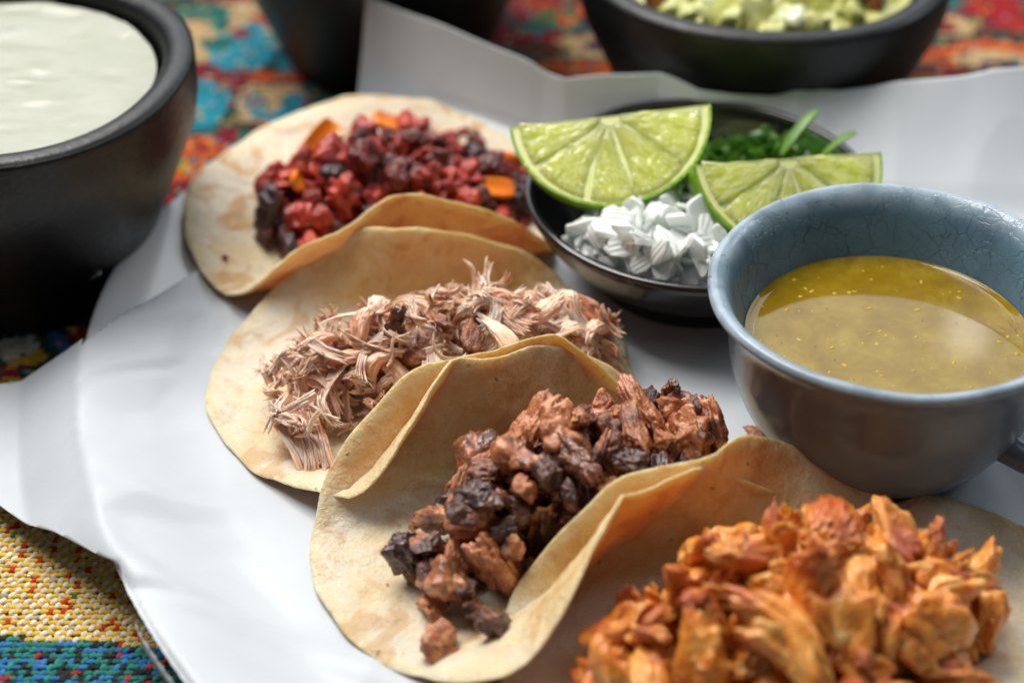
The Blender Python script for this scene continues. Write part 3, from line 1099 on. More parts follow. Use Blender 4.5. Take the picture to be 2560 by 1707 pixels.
TOAST = m_tortilla('toasted_corn_tortilla', 0.75)
CORN = m_tortilla('soft_corn_tortilla', 0.5)
GROUP = 'open tacos in a row on the paper-lined plate'

TACOS = {
    1: Taco(-3.9, 6.5, 5.25, 13, [16, 18, 20, 20, 16], [14, 58, 78, 74, 50], wb=1.6, wf=2.9, bb=1.6, bf=1.5, wob=.4, off=1.3),
    2: Taco(-2.2, -0.65, 5.4, 14, [8, 42, 86, 86, 60], [6, 18, 66, 84, 60], wb=0.9, wf=2.55, bb=1.6, bf=1.6, wob=1.3, off=1.35),
    3: Taco(0.75, -6.2, 5.45, 32, [20, 62, 86, 80, 40], [4, 36, 74, 72, 40], wb=0.9, wf=1.8, bb=1.6, bf=1.5, wob=2.2, off=.7),
    4: Taco(5.4, -10.2, 5.6, 18, [42, 78, 80, 46, 14], [10, 20, 30, 25, 10], wb=1.5, wf=1.8, bb=1.6, bf=1.8, wob=3.1, off=.3),
}
LABELS = {
    1: 'farthest taco, filled with deep red diced meat and orange pepper',
    2: 'taco of pale pink shredded pork, second from the back',
    3: 'taco of dark browned chopped beef, in the middle front',
    4: 'nearest taco, filled with bright orange chicken chunks',
}
roots = {}
for i, t in TACOS.items():
    r = thing('taco', LABELS[i], 'taco', (t.c[0] * cm, t.c[1] * cm, 0.011), group=GROUP)
    roots[i] = r
    if i == 4:
        t2 = Taco(9.6, -10.9, 5.3, 8, [8, 12, 14, 12, 8], [5, 8, 8, 8, 5], wb=2, wf=2, bb=2, bf=2, lift=0.1)
        t2.build(r, CORN, 19)
        t.lift = 0.32
    t.build(r, TOAST if i == 1 else CORN, 3 * i)


def ellipse_sampler(t, s0, s1, y0, y1, p=0.5):
    def f(rg):
        a = rg.uniform(0, 6.283)
        r = rg.random() ** p
        return t.loc((s0 + s1) / 2 + (s1 - s0) / 2 * r * math.cos(a), (y0 + y1) / 2 + (y1 - y0) / 2 * r * math.sin(a))
    return f


def mound(t, s0, s1, y0, y1, base, h):
    sc, yc_, sr, yr = (s0 + s1) / 2, (y0 + y1) / 2, (s1 - s0) / 2, (y1 - y0) / 2
    ca, sa = math.cos(t.a), math.sin(t.a)

    def f(x, y):
        dx, dy = x - t.c[0], y - t.c[1]
        u, v = dx * ca + dy * sa, -dx * sa + dy * ca
        q = ((u - sc) / sr) ** 2 + ((v - yc_) / yr) ** 2
        return base + h * max(0.0, 1 - q)
    return f


# farthest taco: red diced meat with pepper
RED_M = [m_meat('red_diced_meat', ((0.15, 0.008, 0.004), (0.44, 0.022, 0.006), (0.70, 0.095, 0.025)), (0.06, 0.005, 0.006), 0.42, rough=.25, coat=.7, sss=.06),
         m_meat('dark_red_diced_meat', ((0.05, 0.006, 0.006), (0.14, 0.012, 0.010), (0.32, 0.03, 0.02)), (0.02, 0.006, 0.008), 0.6, rough=.22, coat=.8)]
ms, vs = [], []
for i in range(12):
    v, f = chunk(20 + i, 4, ax=((1, .85, .75), (1.25, .8, .6), (.9, .8, .75), (1.1, .7, .6))[i % 4], low=.36, mid=.26, fine=.08, ridge=.2, cuts=5, cutd=(.5, .8), box=2.8)
    v = v * .0049
    ms.append(mesh('meat_piece', v, f, RED_M[1 if i % 5 in (2, 4) else 0]))
    vs.append(v)
PEP = m_pepper()


def slab(seed, L, Wd, th, curl):
    v, f = ico(4)
    v = np.sign(v) * np.abs(v) ** .55
    v = v * np.array([L, Wd, th])
    v[:, 2] += curl * (v[:, 1] / Wd) ** 2 + curl * .6 * (v[:, 0] / L) ** 2
    v = v + v / np.linalg.norm(v, axis=1)[:, None] * (.12 * th * pn(v / Wd * 2.2, seed))[:, None]
    return v, f


def place(root, me, v, name, x, y, rot, sc=1.0, pct=80, dz=0.0, **props):
    e = Euler(rot)
    M = np.array(e.to_matrix())
    w = v * sc @ M.T * 100
    z = settle(w, x, y, pct) + dz
    hset(w[:, 0] + x, w[:, 1] + y, w[:, 2] + z)
    rl = root.location if root else Vector((0, 0, 0))
    return obj(name, me, root, (x * cm - rl[0], y * cm - rl[1], z * cm - rl[2]), rot, (sc, sc, sc), **props)


t = TACOS[1]
heap(roots[1], ms, vs, 110, ellipse_sampler(t, -4.2, 4.9, -2.8, 3.6), lambda g: g.uniform(.55, 1.3), mound(t, -5.1, 5.8, -3.6, 4.2, 1.6, 2.5), seed=5, pct=85)
heap(roots[1], ms, vs, 64, ellipse_sampler(t, -3.2, 4.8, -2.2, 3.1), lambda g: g.uniform(.4, 1.2), mound(t, -4.6, 5.6, -3.2, 4.0, 2.0, 2.6), seed=6, pct=82)
v, f = slab(1, .0095, .0042, .0013, .0022)
pm = mesh('pepper_strip', v, f, PEP)
x, y = t.loc(-1.2, 2.2)
place(roots[1], pm, v, 'pepper_strip', x, y, (0.6, -0.35, 1.0), 1.0, 55, .02)
for (ss, yy, q) in ((-4.3, -1.2, .26), (3.2, 3.0, .4)):
    x, y = t.loc(ss, yy)
    place(roots[1], ms[1], vs[1], 'meat_piece', x, y, (q * 5, q, q * 9), q, 50)
v2, f2 = slab(2, .0052, .003, .0014, .001)
pm2 = mesh('pepper_strip', v2, f2, PEP)
for (ss, yy, rot) in ((-2.0, 0.3, (1.1, .2, 1.4)), (3.4, -0.6, (.5, .2, .2)), (4.0, 0.9, (.7, .3, 2.4)), (0.9, 2.6, (.4, .5, .5))):
    x, y = t.loc(ss, yy)
    place(roots[1], pm2, v2, 'pepper_strip', x, y, rot, 1.0, 70, .1)


# second taco: shredded pork
def shred(seed, L, nf, pitch, bend, splay, rf, cup=.25, wob=.4):
    """a pulled flake: fibres lying side by side and fused into a ribbed sheet that frays at the ends (metres)"""
    rg = np.random.default_rng(seed)
    b = Bag()
    n = 17
    s = np.linspace(-1, 1, n)
    bx, bz = rg.normal() * bend, rg.normal() * bend
    cx, cz = rg.normal() * bend * .6, rg.normal() * bend * .6
    half = nf * pitch * .5
    ends0 = -1 + .28 * np.abs(pn(np.stack([np.arange(nf) * .45, np.zeros(nf), np.zeros(nf)], 1), seed)) * 2
    ends1 = 1 - .28 * np.abs(pn(np.stack([np.arange(nf) * .45, np.ones(nf), np.zeros(nf)], 1), seed + 3)) * 2
    for k in range(nf):
        oy = (k - (nf - 1) / 2) * pitch + rg.normal() * pitch * .25
        oz = rg.normal() * pitch * .35 + cup * (oy / max(half, pitch)) ** 2 * half
        l0, l1 = ends0[k] + rg.uniform(0, .22), ends1[k] - rg.uniform(0, .22)
        t_ = l0 + (l1 - l0) * (s + 1) / 2
        fr = 1 + splay * np.abs(t_) ** 3
        e0, e1, e2, e3 = rg.normal(size=4)
        ph = rg.uniform(0, 6.28)
        tipw = np.abs(s) ** 3
        x = t_ * L / 2
        y = oy * fr + bx * L * (t_ ** 2) * .4 + cx * L * np.sin(t_ * 2.2) * .3 + pitch * wob * 1.2 * np.sin(t_ * 4 + ph * .5) + splay * pitch * tipw * np.where(s > 0, e0, e1)
        z = oz * fr + bz * L * (t_ ** 2) * .4 + cz * L * np.sin(t_ * 2.6) * .3 + pitch * wob * np.sin(t_ * 5 + ph * 2) + splay * pitch * tipw * np.where(s > 0, e2, e3)
        rad = .001 * rg.uniform(*rf) * (1 - .9 * np.abs((s + rg.normal() * .08).clip(-1, 1)) ** rg.uniform(4, 9)) * (1 + .16 * np.sin(s * 7 + ph) + .1 * np.sin(s * 17 + 2 * ph))
        v, f = tube(np.stack([x, y, z], 1), np.maximum(rad, .00006), 7, rg.uniform(.75, 1.1))
        b.add(v, f, np.repeat(np.abs(t_), 7))
    return b


PORK = m_pork()
CRISP = m_meat('browned_pork_bark', ((0.10, 0.025, 0.010), (0.24, 0.07, 0.022), (0.40, 0.15, 0.05)), (0.03, 0.008, 0.006), 0.4, rough=.25, coat=.6)
ps, pv = [], []
for i in range(9):                                    # broad pulled flakes
    b = shred(40 + i, .015 + .004 * (i % 3), 10 + 3 * (i % 3), .00034, .25, 1.0, (.24, .52), cup=rnd.uniform(-.5, .5))
    me = b.mesh('pork_shred', PORK, attr='tip')
    ps.append(me)
    pv.append(np.concatenate(b.v))
for i in range(9):                                    # narrow strands
    b = shred(60 + i, .014 + .004 * (i % 3), 7 + i % 4, .00026, .4, 1.6, (.16, .38))
    ps.append(b.mesh('pork_shred', PORK, attr='tip'))
    pv.append(np.concatenate(b.v))
for i in range(5):                                    # single curling fibres
    b = shred(80 + i, .017, 4, .0003, .7, 2.0, (.16, .4))
    ps.append(b.mesh('pork_shred', PORK, attr='tip'))
    pv.append(np.concatenate(b.v))
for i in range(4):                                    # dark crisp bits
    v, f = chunk(90 + i, 4, ax=(1.2, .7, .45), cuts=3, low=.4, mid=.25, ridge=.15, fine=.06, fib=1.5)
    v = v * .0042
    ps.append(mesh('crisp_piece', v, f, CRISP))
    pv.append(v)
def torn(seed, L, Wd, H):
    rg = np.random.default_rng(seed)
    v, f = ico(5)
    q = v * np.array([1.0, 5.0, 5.0])
    rid = 1 - np.abs(pn(q * np.array([.9, 1, 1]), seed)) * 2
    rid2 = 1 - np.abs(pn(q * np.array([1.6, 2.2, 2.2]), seed + 2)) * 2
    rad = 1 + .30 * pn(v * 1.6, seed + 4) + .14 * rid + .08 * rid2
    endk = np.abs(v[:, 0]) ** 3
    sp = pn(np.stack([np.sign(v[:, 0]) * 2, v[:, 1] * 4.5, v[:, 2] * 4.5], 1), seed + 6)
    w = v * rad[:, None]
    w[:, 0] += np.sign(v[:, 0]) * endk * (.45 * sp + .10)
    w = w * np.array([L, Wd, H])
    b1, b2 = rg.normal(size=2)
    w[:, 1] += b1 * .16 * L * (w[:, 0] / L) ** 2
    w[:, 2] += b2 * .20 * L * (w[:, 0] / L) ** 2 + .25 * L * .3 * np.sin(w[:, 0] / L * 2.5 + seed)
    return w, f


def tuft(seed):
    """a tangle of pulled meat: one torn core with finer strands lying across it"""
    rg = np.random.default_rng(seed)
    b = Bag()
    v, f = torn(seed + 9, rg.uniform(.0048, .0070), rg.uniform(.0026, .0036), .0020)
    b.add(v, np.concatenate([f, f[:, 2:]], 1), np.clip(np.abs(v[:, 0]) / .007, 0, 1))
    for k in range(rg.integers(4, 7)):
        sb = shred(seed * 31 + k, rg.uniform(.007, .013), int(rg.integers(4, 8)), .00032, rg.uniform(.1, .45), .8, (.20, .46), cup=.4)
        w = np.concatenate(sb.v)
        e = np.array(Euler((rg.uniform(0, 6.28), rg.normal() * .3, rg.normal() * .6)).to_matrix())
        w = w @ e.T + np.array([rg.normal() * .0016, rg.normal() * .0018, rg.normal() * .0009])
        b.add(w, np.concatenate(sb.f), np.concatenate(sb.a) * .55)
    return b


for i in range(14):                                   # tangled tufts of torn meat
    b = tuft(500 + i)
    ps.append(b.mesh('pork_shred', PORK, attr='tip'))
    pv.append(np.concatenate(b.v))
for i in range(8):                                    # pale torn lumps
    v, f = torn(700 + i, (.0062, .0048, .0074)[i % 3], (.0028, .0026, .0023)[i % 3], .0018)
    ps.append(mesh('pork_shred', v, f, PORK, True, {'tip': np.clip(np.abs(v[:, 0]) / .009, 0, .8)}))
    pv.append(v)
wt = np.array([1.6] * 9 + [1.6] * 9 + [0.2] * 5 + [2.8] * 4 + [3.6] * 14 + [5.5] * 8)
wt /= wt.sum()
t = TACOS[2]
heap(roots[2], ps, pv, 170, ellipse_sampler(t, -3.5, 4.9, -2.2, 1.3), lambda g: g.uniform(.65, 1.25), mound(t, -5.0, 6.0, -2.7, 1.9, 1.3, 2.0), tilt=.5, seed=9, pct=84, weights=wt)
heap(roots[2], ps, pv, 120, ellipse_sampler(t, -3.6, 4.7, -1.7, 1.2), lambda g: g.uniform(.7, 1.1), mound(t, -4.9, 5.8, -2.6, 2.0, 1.8, 1.9), tilt=.55, seed=10, pct=78, weights=wt)
# the broad hanging flakes at the front left
for (ss, yy, rot, sc, m) in ((-3.5, -2.3, (.15, .5, -1.15), 1.2, 2), (-3.2, -2.4, (.1, .45, -1.25), 1.1, 5), (-3.7, -1.7, (.1, .35, -1.0), 1.1, 29), (-3.5, -2.0, (.3, .4, -1.3), 1.0, 33), (-3.8, -.6, (.1, .2, .9), .9, 31), (-3.9, .2, (.2, .2, 1.6), .9, 35), (-3.0, -2.3, (.3, .3, -.8), 1.0, 28)):
    x, y = t.loc(ss, yy)
    place(roots[2], ps[m], pv[m], ps[m].name.split('.')[0], x, y, rot, sc, 70)

# third taco: browned chopped beef
BEEF = [m_meat('browned_beef', ((0.20, 0.048, 0.016), (0.48, 0.160, 0.055), (0.76, 0.37, 0.17)), (0.065, 0.018, 0.014), 0.38, rough=.20, coat=.9),
        m_meat('charred_beef', ((0.07, 0.016, 0.009), (0.20, 0.055, 0.022), (0.38, 0.13, 0.05)), (0.040, 0.012, 0.012), 0.52, rough=.18, coat=1.2)]
bs, bv = [], []
for i in range(16):
    v, f = chunk(120 + i, 4 if i % 2 else 5, ax=((1.15, .8, .62), (1.0, .85, .7), (1.5, .6, .55), (.9, .8, .75))[i % 4], low=.40, mid=.17, fine=.05, ridge=.13, cuts=5, cutd=(.42, .8), box=2.5, fib=(0, .3, .8, .2)[i % 4])
    v = v * .0056
    bs.append(mesh('meat_piece', v, f, BEEF[1 if i % 4 == 0 else 0]))
    bv.append(v)
t = TACOS[3]
heap(roots[3], bs, bv, 135, ellipse_sampler(t, -3.8, 4.8, -2.6, 1.8), lambda g: g.uniform(.45, 1.5), mound(t, -4.2, 5.8, -2.9, 2.4, 1.3, 2.3), seed=13, pct=80)
heap(roots[3], bs, bv, 74, ellipse_sampler(t, -2.4, 4.6, -1.9, 1.5), lambda g: g.uniform(.5, 1.3), mound(t, -3.8, 5.8, -2.7, 2.2, 1.7, 2.3), seed=14, pct=78)
for (x, y, m, sc, rot) in ((-1.5, -10.1, 3, .95, (.3, .5, 1.0)), (-1.9, -7.9, 7, .75, (1.3, .2, .6)), (-1.0, -9.0, 5, .6, (.2, .1, 2.)), (-.35, -9.9, 9, .75, (.5, .8, .2))):
    place(roots[3], bs[m], bv[m], 'meat_piece', x, y, rot, sc, 60)
o = place(None, bs[6], bv[6], 'meat_piece', 6.3, -2.95, (.3, .2, 2.2), .95, 60)
o['label'] = 'stray browned meat chunk lying on the paper against the blue cup'
o['category'] = 'meat'
o['group'] = 'stray meat bits beside the blue cup'
o = place(None, bs[9], bv[9], 'meat_piece', 5.75, -3.0, (.3, .2, 1.2), .4, 60)
o['label'] = 'tiny charred meat crumb on the paper near the blue cup'
o['category'] = 'meat'
o['group'] = 'stray meat bits beside the blue cup'

# nearest taco: orange chicken
CHK = [m_meat('orange_chicken', ((0.50, 0.090, 0.005), (0.78, 0.27, 0.025), (0.92, 0.54, 0.17)), (0.36, 0.055, 0.006), 0.36, rough=.26, coat=.8, scale=.8, sss=.2, sssr=(.005, .002, .0006)),
       m_meat('pale_orange_chicken', ((0.54, 0.115, 0.006), (0.80, 0.30, 0.038), (0.92, 0.55, 0.19)), (0.46, 0.085, 0.008), 0.36, rough=.26, coat=.8, scale=.8, sss=.2, sssr=(.005, .002, .0006))]
cs, cv = [], []
for i in range(14):
    v, f = chunk(160 + i, 4, ax=((1.3, .8, .65), (1.0, .8, .7), (1.5, .7, .55), (1.1, .95, .6))[i % 4], low=.44, mid=.14, fine=.035, ridge=.12, cuts=4, cutd=(.45, .85), box=2.3, fib=.3)
    v = v * .0060
    if i % 2:
        v, f = torn(800 + i, (.0074, .0060, .0086)[i % 3], (.0042, .0040, .0034)[i % 3], .0030)
    cs.append(mesh('chicken_piece', v, f, CHK[i % 2 if i % 3 else 1]))
    cv.append(v)
t = TACOS[4]
heap(roots[4], cs, cv, 130, ellipse_sampler(t, -4.0, 4.6, -3.4, 1.9), lambda g: g.uniform(.55, 1.3), mound(t, -5.2, 5.5, -4.4, 2.9, 1.8, 2.2), seed=17, pct=82)
heap(roots[4], cs, cv, 80, ellipse_sampler(t, -3.1, 4.0, -2.8, 1.5), lambda g: g.uniform(.5, 1.5), mound(t, -4.6, 5.2, -4.0, 2.7, 2.2, 2.3), seed=18, pct=78)
place(roots[4], cs[2], cv[2], 'chicken_piece', 10.0, -9.3, (.2, -.5, .9), .85, 60)
place(roots[4], cs[5], cv[5], 'chicken_piece', 9.5, -9.9, (.2, .1, .3), .8, 60)

# ------------------------------------------------------------------ small black bowl with garnish
BX, BY, BZ = 5.05, 4.65, 1.05


def build_small_bowl():
    root = thing('garnish_bowl', 'small glossy black bowl holding lime, onion and cilantro', 'bowl', (BX * cm, BY * cm, BZ * cm))
    mm = m_melamine()
    prof = [(0, .45), (2.2, .45), (2.8, .5), (3.5, .85), (4.2, 1.55), (4.6, 2.2), (4.72, 2.45), (4.70, 2.58), (4.60, 2.62), (4.48, 2.56), (4.34, 2.2), (3.95, 1.6), (3.3, 1.0), (2.5, .68), (0, .6)]
    v, f = lathe([(a * cm, b * cm) for a, b in prof], 144, 6)
    obj('bowl_wall', mesh('bowl_wall', v, f, mm), root)
    prof = [(2.5, .6), (2.45, .2), (2.5, .02), (2.85, .02), (2.95, .2), (3.05, .62)]
    v, f = lathe([(a * cm, b * cm) for a, b in prof], 96, 4)
    obj('foot_ring', mesh('foot_ring', v, f, mm), root)
    # inner surface for heaping
    R, T = np.meshgrid(np.linspace(0, 4.45, 200), np.linspace(0, 6.283, 600))
    z = np.interp(R, [0, 2.5, 3.3, 3.95, 4.34, 4.45], [.6, .68, 1.0, 1.6, 2.2, 2.5])
    inn = np.hypot(gx - BX, gy - BY) < 4.72
    Hm[inn] = 0
    hset((BX + R * np.cos(T)).ravel(), (BY + R * np.sin(T)).ravel(), (z + BZ).ravel())


build_small_bowl()


def lime(label, C, n, roll, R):
    """wedge: a quarter of a lime; its half-round cut face carries five segments"""
    root = thing('lime_wedge', label, 'lime', tuple(np.array(C) * cm), group='lime wedges in the garnish bowl')
    n = np.array(n, float)
    n /= np.linalg.norm(n)
    d = np.array([0, 0, -1.0])
    d = d - n * (d @ n)
    d /= np.linalg.norm(d)
    ex = np.cross(d, n)
    cr, sr = math.cos(roll), math.sin(roll)
    ex, d = ex * cr + d * sr, d * cr - ex * sr
    B = np.stack([ex, d, -n], 1)          # local (x along diameter, y down the face, z into the body)

    def W(p):
        return (np.asarray(p) @ B.T) * cm
    # rind
    na, nb = 72, 30
    al = np.linspace(0, np.pi, na)
    be = np.linspace(0, np.pi / 2, nb)
    A, Bt = np.meshgrid(al, be, indexing='ij')

    def shell(r, z0=0.0):
        rr = r * (1 + .03 * np.cos(A * 2))
        return np.stack([rr * np.cos(Bt) * np.cos(A), rr * np.cos(Bt) * np.sin(A), rr * 1.12 * np.sin(Bt)], -1)
    o, i_ = shell(R), shell(R * .976)
    b = Bag()
    f = grid_faces(na, nb)
    b.add(W(o.reshape(-1, 3)), f)
    b.add(W(i_.reshape(-1, 3)), f[:, ::-1])
    for e0, e1 in ((o[:, 0], i_[:, 0]), (i_[0], o[0]), (o[-1], i_[-1])):
        vv = np.stack([e0, e1], 1).reshape(-1, 3)
        b.add(W(vv), grid_faces(len(e0), 2))
    obj('rind', b.mesh('rind', m['rind'], True), root)
    # pith: body just inside the rind, with the two cut faces
    ip = shell(R * .972)
    b = Bag()
    b.add(W(ip.reshape(-1, 3)), f)
    g = np.linspace(0.001, 1, 24)
    face = np.stack([np.outer(g, ip[:, 0, 0]), np.outer(g, ip[:, 0, 1]), 0 * np.outer(g, ip[:, 0, 0]) + .02], -1)
    b.add(W(face.reshape(-1, 3)), grid_faces(24, na))
    e2 = np.concatenate([ip[0], ip[-1][::-1]])
    face2 = np.stack([np.outer(g, e2[:, 0]), 0 * np.outer(g, e2[:, 0]) + .02, np.outer(g, e2[:, 2])], -1)
    b.add(W(face2.reshape(-1, 3)), grid_faces(24, len(e2)))
    obj('pith', b.mesh('pith', m['pith'], True), root)
    # pulp segments
    rg = np.random.default_rng(int(abs(C[0]) * 10))

    def segment(a0, a1, top):
        gg, hh = 34, 26
        u = np.linspace(0, 1, gg)
        w = np.linspace(0, 1, hh)
        U, V_ = np.meshgrid(u, w, indexing='ij')
        ro = R * (.935 if not top else .90)
        ri = R * .10
        rr = ri + (ro - ri) * U
        gap = .008 * R / np.maximum(rr, .2 * R)
        aa = a0 + gap * .6 + (a1 - a0 - gap * 1.2) * V_ + .05 * np.sin(rr / R * 5 + a0 * 3) * (V_ > -1)
        edge = np.minimum(np.minimum(V_, 1 - V_) * 2 * (rr / R) * 1.6, np.minimum(U * 2.2, (1 - U) * 5))
        dome = np.sqrt(np.clip(1 - (1 - np.clip(edge * 2.2, 0, 1)) ** 2, 0, 1))
        pp = np.stack([rr.ravel() * 3, aa.ravel() * 3, 0 * rr.ravel()], 1)
        hgt = -.09 * dome + .03 - (.05 * pn(pp * np.array([1.0, 2.6, 1]), int(a0 * 10) + 3).reshape(gg, hh)) * dome
        squar = np.minimum(1, 1 - .02 * np.cos(5 * V_))
        if not top:
            q = np.stack([rr * np.cos(aa), rr * np.sin(aa), hgt], -1)
        else:
            q = np.stack([rr * np.cos(aa), hgt, rr * np.sin(aa) * 1.1], -1)
        me = mesh('segment', W(q.reshape(-1, 3)), grid_faces(gg, hh) if top else grid_faces(gg, hh), m['pulp'])
        at = me.attributes.new('radial', 'FLOAT_VECTOR', 'POINT')
        at.data.foreach_set('vector', np.stack([rr.ravel() / R * 2.2, aa.ravel() * 1.0 + a0, 0 * rr.ravel()], 1).astype(np.float32).ravel())
        obj('segment', me, root)
    cuts = [0.0, .55, 1.18, 1.72, 2.42, math.pi]
    for a0, a1 in zip(cuts[:-1], cuts[1:]):
        segment(a0, a1, False)
    for a0, a1 in ((0, .8), (.8, 1.6), (1.6, 2.4), (2.4, math.pi)):
        segment(a0, a1, True)
    return root


m = {'rind': m_rind(), 'pith': m_pith(), 'pulp': m_pulp()}


def arc_path(p, q, h, n=7):
    s = np.linspace(0, 1, n)
    p, q = np.array(p, float), np.array(q, float)
    v = p[None] + (q - p)[None] * s[:, None]
    v[:, 2] += h * 4 * s * (1 - s)
    return v


# chopped onion
ON = m_onion()


def onion_piece(seed):
    """a crisp-edged slice of one onion layer: irregular outline, gently curved"""
    rg = np.random.default_rng(seed)
    k = int(rg.integers(4, 7))
    an = np.sort((np.arange(k) + rg.uniform(-.3, .3, k)) / k * 2 * np.pi)
    L, Wd, th = rg.uniform(.0036, .0058), rg.uniform(.0026, .0040), rg.uniform(.0004, .0007)
    co = np.stack([np.cos(an) * L * rg.uniform(.75, 1.25, k), np.sin(an) * Wd * rg.uniform(.75, 1.25, k)], 1)
    out = np.concatenate([co[a] + (co[(a + 1) % k] - co[a]) * np.linspace(0, 1, 8, endpoint=False)[:, None] for a in range(k)])
    for _ in range(3):
        out = (np.roll(out, 1, 0) + 2 * out + np.roll(out, -1, 0)) / 4
    n = len(out)
    g = np.linspace(0.02, 1, 9)
    c1, c2 = rg.uniform(10, 45), rg.uniform(-5, 15)

    def sheet(z0):
        p = out[:, None, :] * g[None, :, None]
        z = z0 - c1 * p[..., 0] ** 2 - c2 * p[..., 1] ** 2 + .00010 * np.sin(p[..., 1] * 4500 + seed)
        return np.concatenate([p, z[..., None]], -1)
    t_, b_ = sheet(th), sheet(-th)
    side = np.stack([b_[:, -1], t_[:, -1]], 1)
    f = grid_faces(n, 9, close_u=True)
    v = np.concatenate([t_.reshape(-1, 3), b_.reshape(-1, 3), side.reshape(-1, 3)])
    return v, np.concatenate([f, f[:, ::-1] + n * 9, grid_faces(n, 2, close_u=True) + 2 * n * 9])


os_, ov = [], []
for i in range(12):
    v, f = onion_piece(200 + i)
    os_.append(mesh('onion_piece', v, f, ON))
    ov.append(v)
def leaf_bed(root, cx, cy, rx, ry, h, mt, name):
    T, Q = np.meshgrid(np.linspace(0, 2 * np.pi, 90, endpoint=False), np.linspace(.001, 1, 40), indexing='ij')
    x, y = cx + rx * Q * np.cos(T), cy + ry * Q * np.sin(T)
    p = np.stack([x.ravel(), y.ravel(), 0 * x.ravel()], 1)
    z = 1.75 + (h - 1.75) * (1 - Q.ravel() ** 2.5) + .22 * pn(p * 2.5, 3) + .12 * pn(p * 6, 4)
    z = np.maximum(z, np.interp(np.hypot(x.ravel() - BX, y.ravel() - BY), [0, 2.5, 3.3, 3.95, 4.34, 4.45], [.6, .68, 1.0, 1.6, 2.2, 2.5]) + BZ + .03)
    r0 = root.location
    obj(name, mesh(name, np.stack([x.ravel() * cm - r0[0], y.ravel() * cm - r0[1], z * cm - r0[2]], 1), grid_faces(90, 40, close_u=True), mt), root, kind='stuff')
    hset(p[:, 0], p[:, 1], z)
    a, b = (gx - cx) / rx, (gy - cy) / ry
    zz = 1.75 + (h - 1.75) * (1 - np.clip(a * a + b * b, 0, 1) ** 1.25)
    np.maximum(Hm, np.where(a * a + b * b < 1, zz, 0), out=Hm)


oroot = thing('chopped_onion', 'heap of chopped raw white onion in front of the limes', 'onion', (3.9 * cm, 2.2 * cm, BZ * cm + .008))


def disk(cx, cy, rx, ry):
    def f(rg):
        a = rg.uniform(0, 6.283)
        r = math.sqrt(rg.random())
        return cx + rx * r * math.cos(a), cy + ry * r * math.sin(a)
    return f


leaf_bed(oroot, 3.9, 2.65, 2.0, 1.45, 4.0, ON, 'packed_onion')
heap(oroot, os_, ov, 270, disk(3.85, 2.45, 2.25, 1.6), lambda g: g.uniform(.7, 1.2), lambda x, y: 4.9 - .13 * ((x - 3.8) ** 2 + (y - 2.2) ** 2), tilt=.7, seed=21, pct=80, within=(BX, BY, 4.35), cand=14)

# chopped cilantro
CI = m_cilantro()


def cil_piece(seed):
    rg = np.random.default_rng(seed)
    L, Wd = (rg.uniform(.006, .011), rg.uniform(.0013, .0022)) if seed % 2 else (rg.uniform(.005, .008), rg.uniform(.0028, .0042))
    n, k = 12, 4
    s = np.linspace(-1, 1, n)
    w = Wd * (1 - np.abs(s) ** 3 * .8) * (1 + .38 * np.sin(s * 8 + seed) * (seed % 2 == 0))
    c = np.linspace(-1, 1, k)
    h = rg.uniform(-.5, .9)
    V = np.stack([np.repeat((s * L / 2)[:, None], k, 1), w[:, None] * c[None], h * L * .25 * (1 - s[:, None] ** 2) + .35 * Wd * c[None] ** 2 + .0003 * np.sin(s * 6 + seed)[:, None]], -1)
    tw = rg.normal() * .6 * s[:, None]
    y, z = V[..., 1] * np.cos(tw) - V[..., 2] * np.sin(tw), V[..., 1] * np.sin(tw) + V[..., 2] * np.cos(tw)
    V = np.stack([V[..., 0], y, z], -1)
    th = .00012
    top, bot = V.reshape(-1, 3) + [0, 0, th], V.reshape(-1, 3) - [0, 0, th]
    f = grid_faces(n, k)
    return np.concatenate([top, bot]), np.concatenate([f, f[:, ::-1] + n * k])


cm_, cvv = [], []
for i in range(12):
    v, f = cil_piece(230 + i)
    cm_.append(mesh('cilantro_strip', v, f, CI))
    cvv.append(v)
croot = thing('chopped_cilantro', 'heap of chopped green cilantro behind the limes', 'cilantro', (6.3 * cm, 5.6 * cm, BZ * cm + .008))
leaf_bed(croot, 6.9, 6.2, 2.3, 2.0, 3.1, CI, 'packed_leaves')
heap(croot, cm_, cvv, 130, disk(6.9, 6.2, 2.0, 1.7), lambda g: g.uniform(1.1, 1.7), lambda x, y: 4.3 - .09 * ((x - 6.9) ** 2 + (y - 6.2) ** 2), tilt=.8, seed=23, pct=72, cand=4)

lime('upright lime wedge on the left of the garnish bowl', (2.55, 4.75, 5.78), (-.06, -.60, .80), .18, 2.56)
lime('lime wedge on the right, its lower half behind the blue cup', (7.15, 3.75, 5.1), (.24, -.62, .75), -.13, 2.56)

# two longer cilantro leaves leaning over the bowl's rim
for lab, p, q, wd in (('long green cilantro strip pointing up beside the rim', (7.3, 5.9, 3.9), (8.3, 6.85, 4.7), .2), ('cilantro strip lying over the right rim of the garnish bowl', (8.3, 5.75, 3.8), (9.3, 6.15, 4.45), .22)):
    path = arc_path(np.array(p) * cm, np.array(q) * cm, .0015, 12)
    s = np.linspace(-1, 1, 12)
    v, f = tube(path, wd * cm * (1 - .55 * np.abs(s) ** 4), 8, .22)
    o = obj('cilantro_strip', mesh('cilantro_strip', v, f, CI))
    o['label'] = lab
    o['category'] = 'cilantro'
    o['group'] = 'loose cilantro strips on the rim'

# ------------------------------------------------------------------ blue crackled cup with salsa
CX, CY, CZ = 8.88, -2.82, 1.05


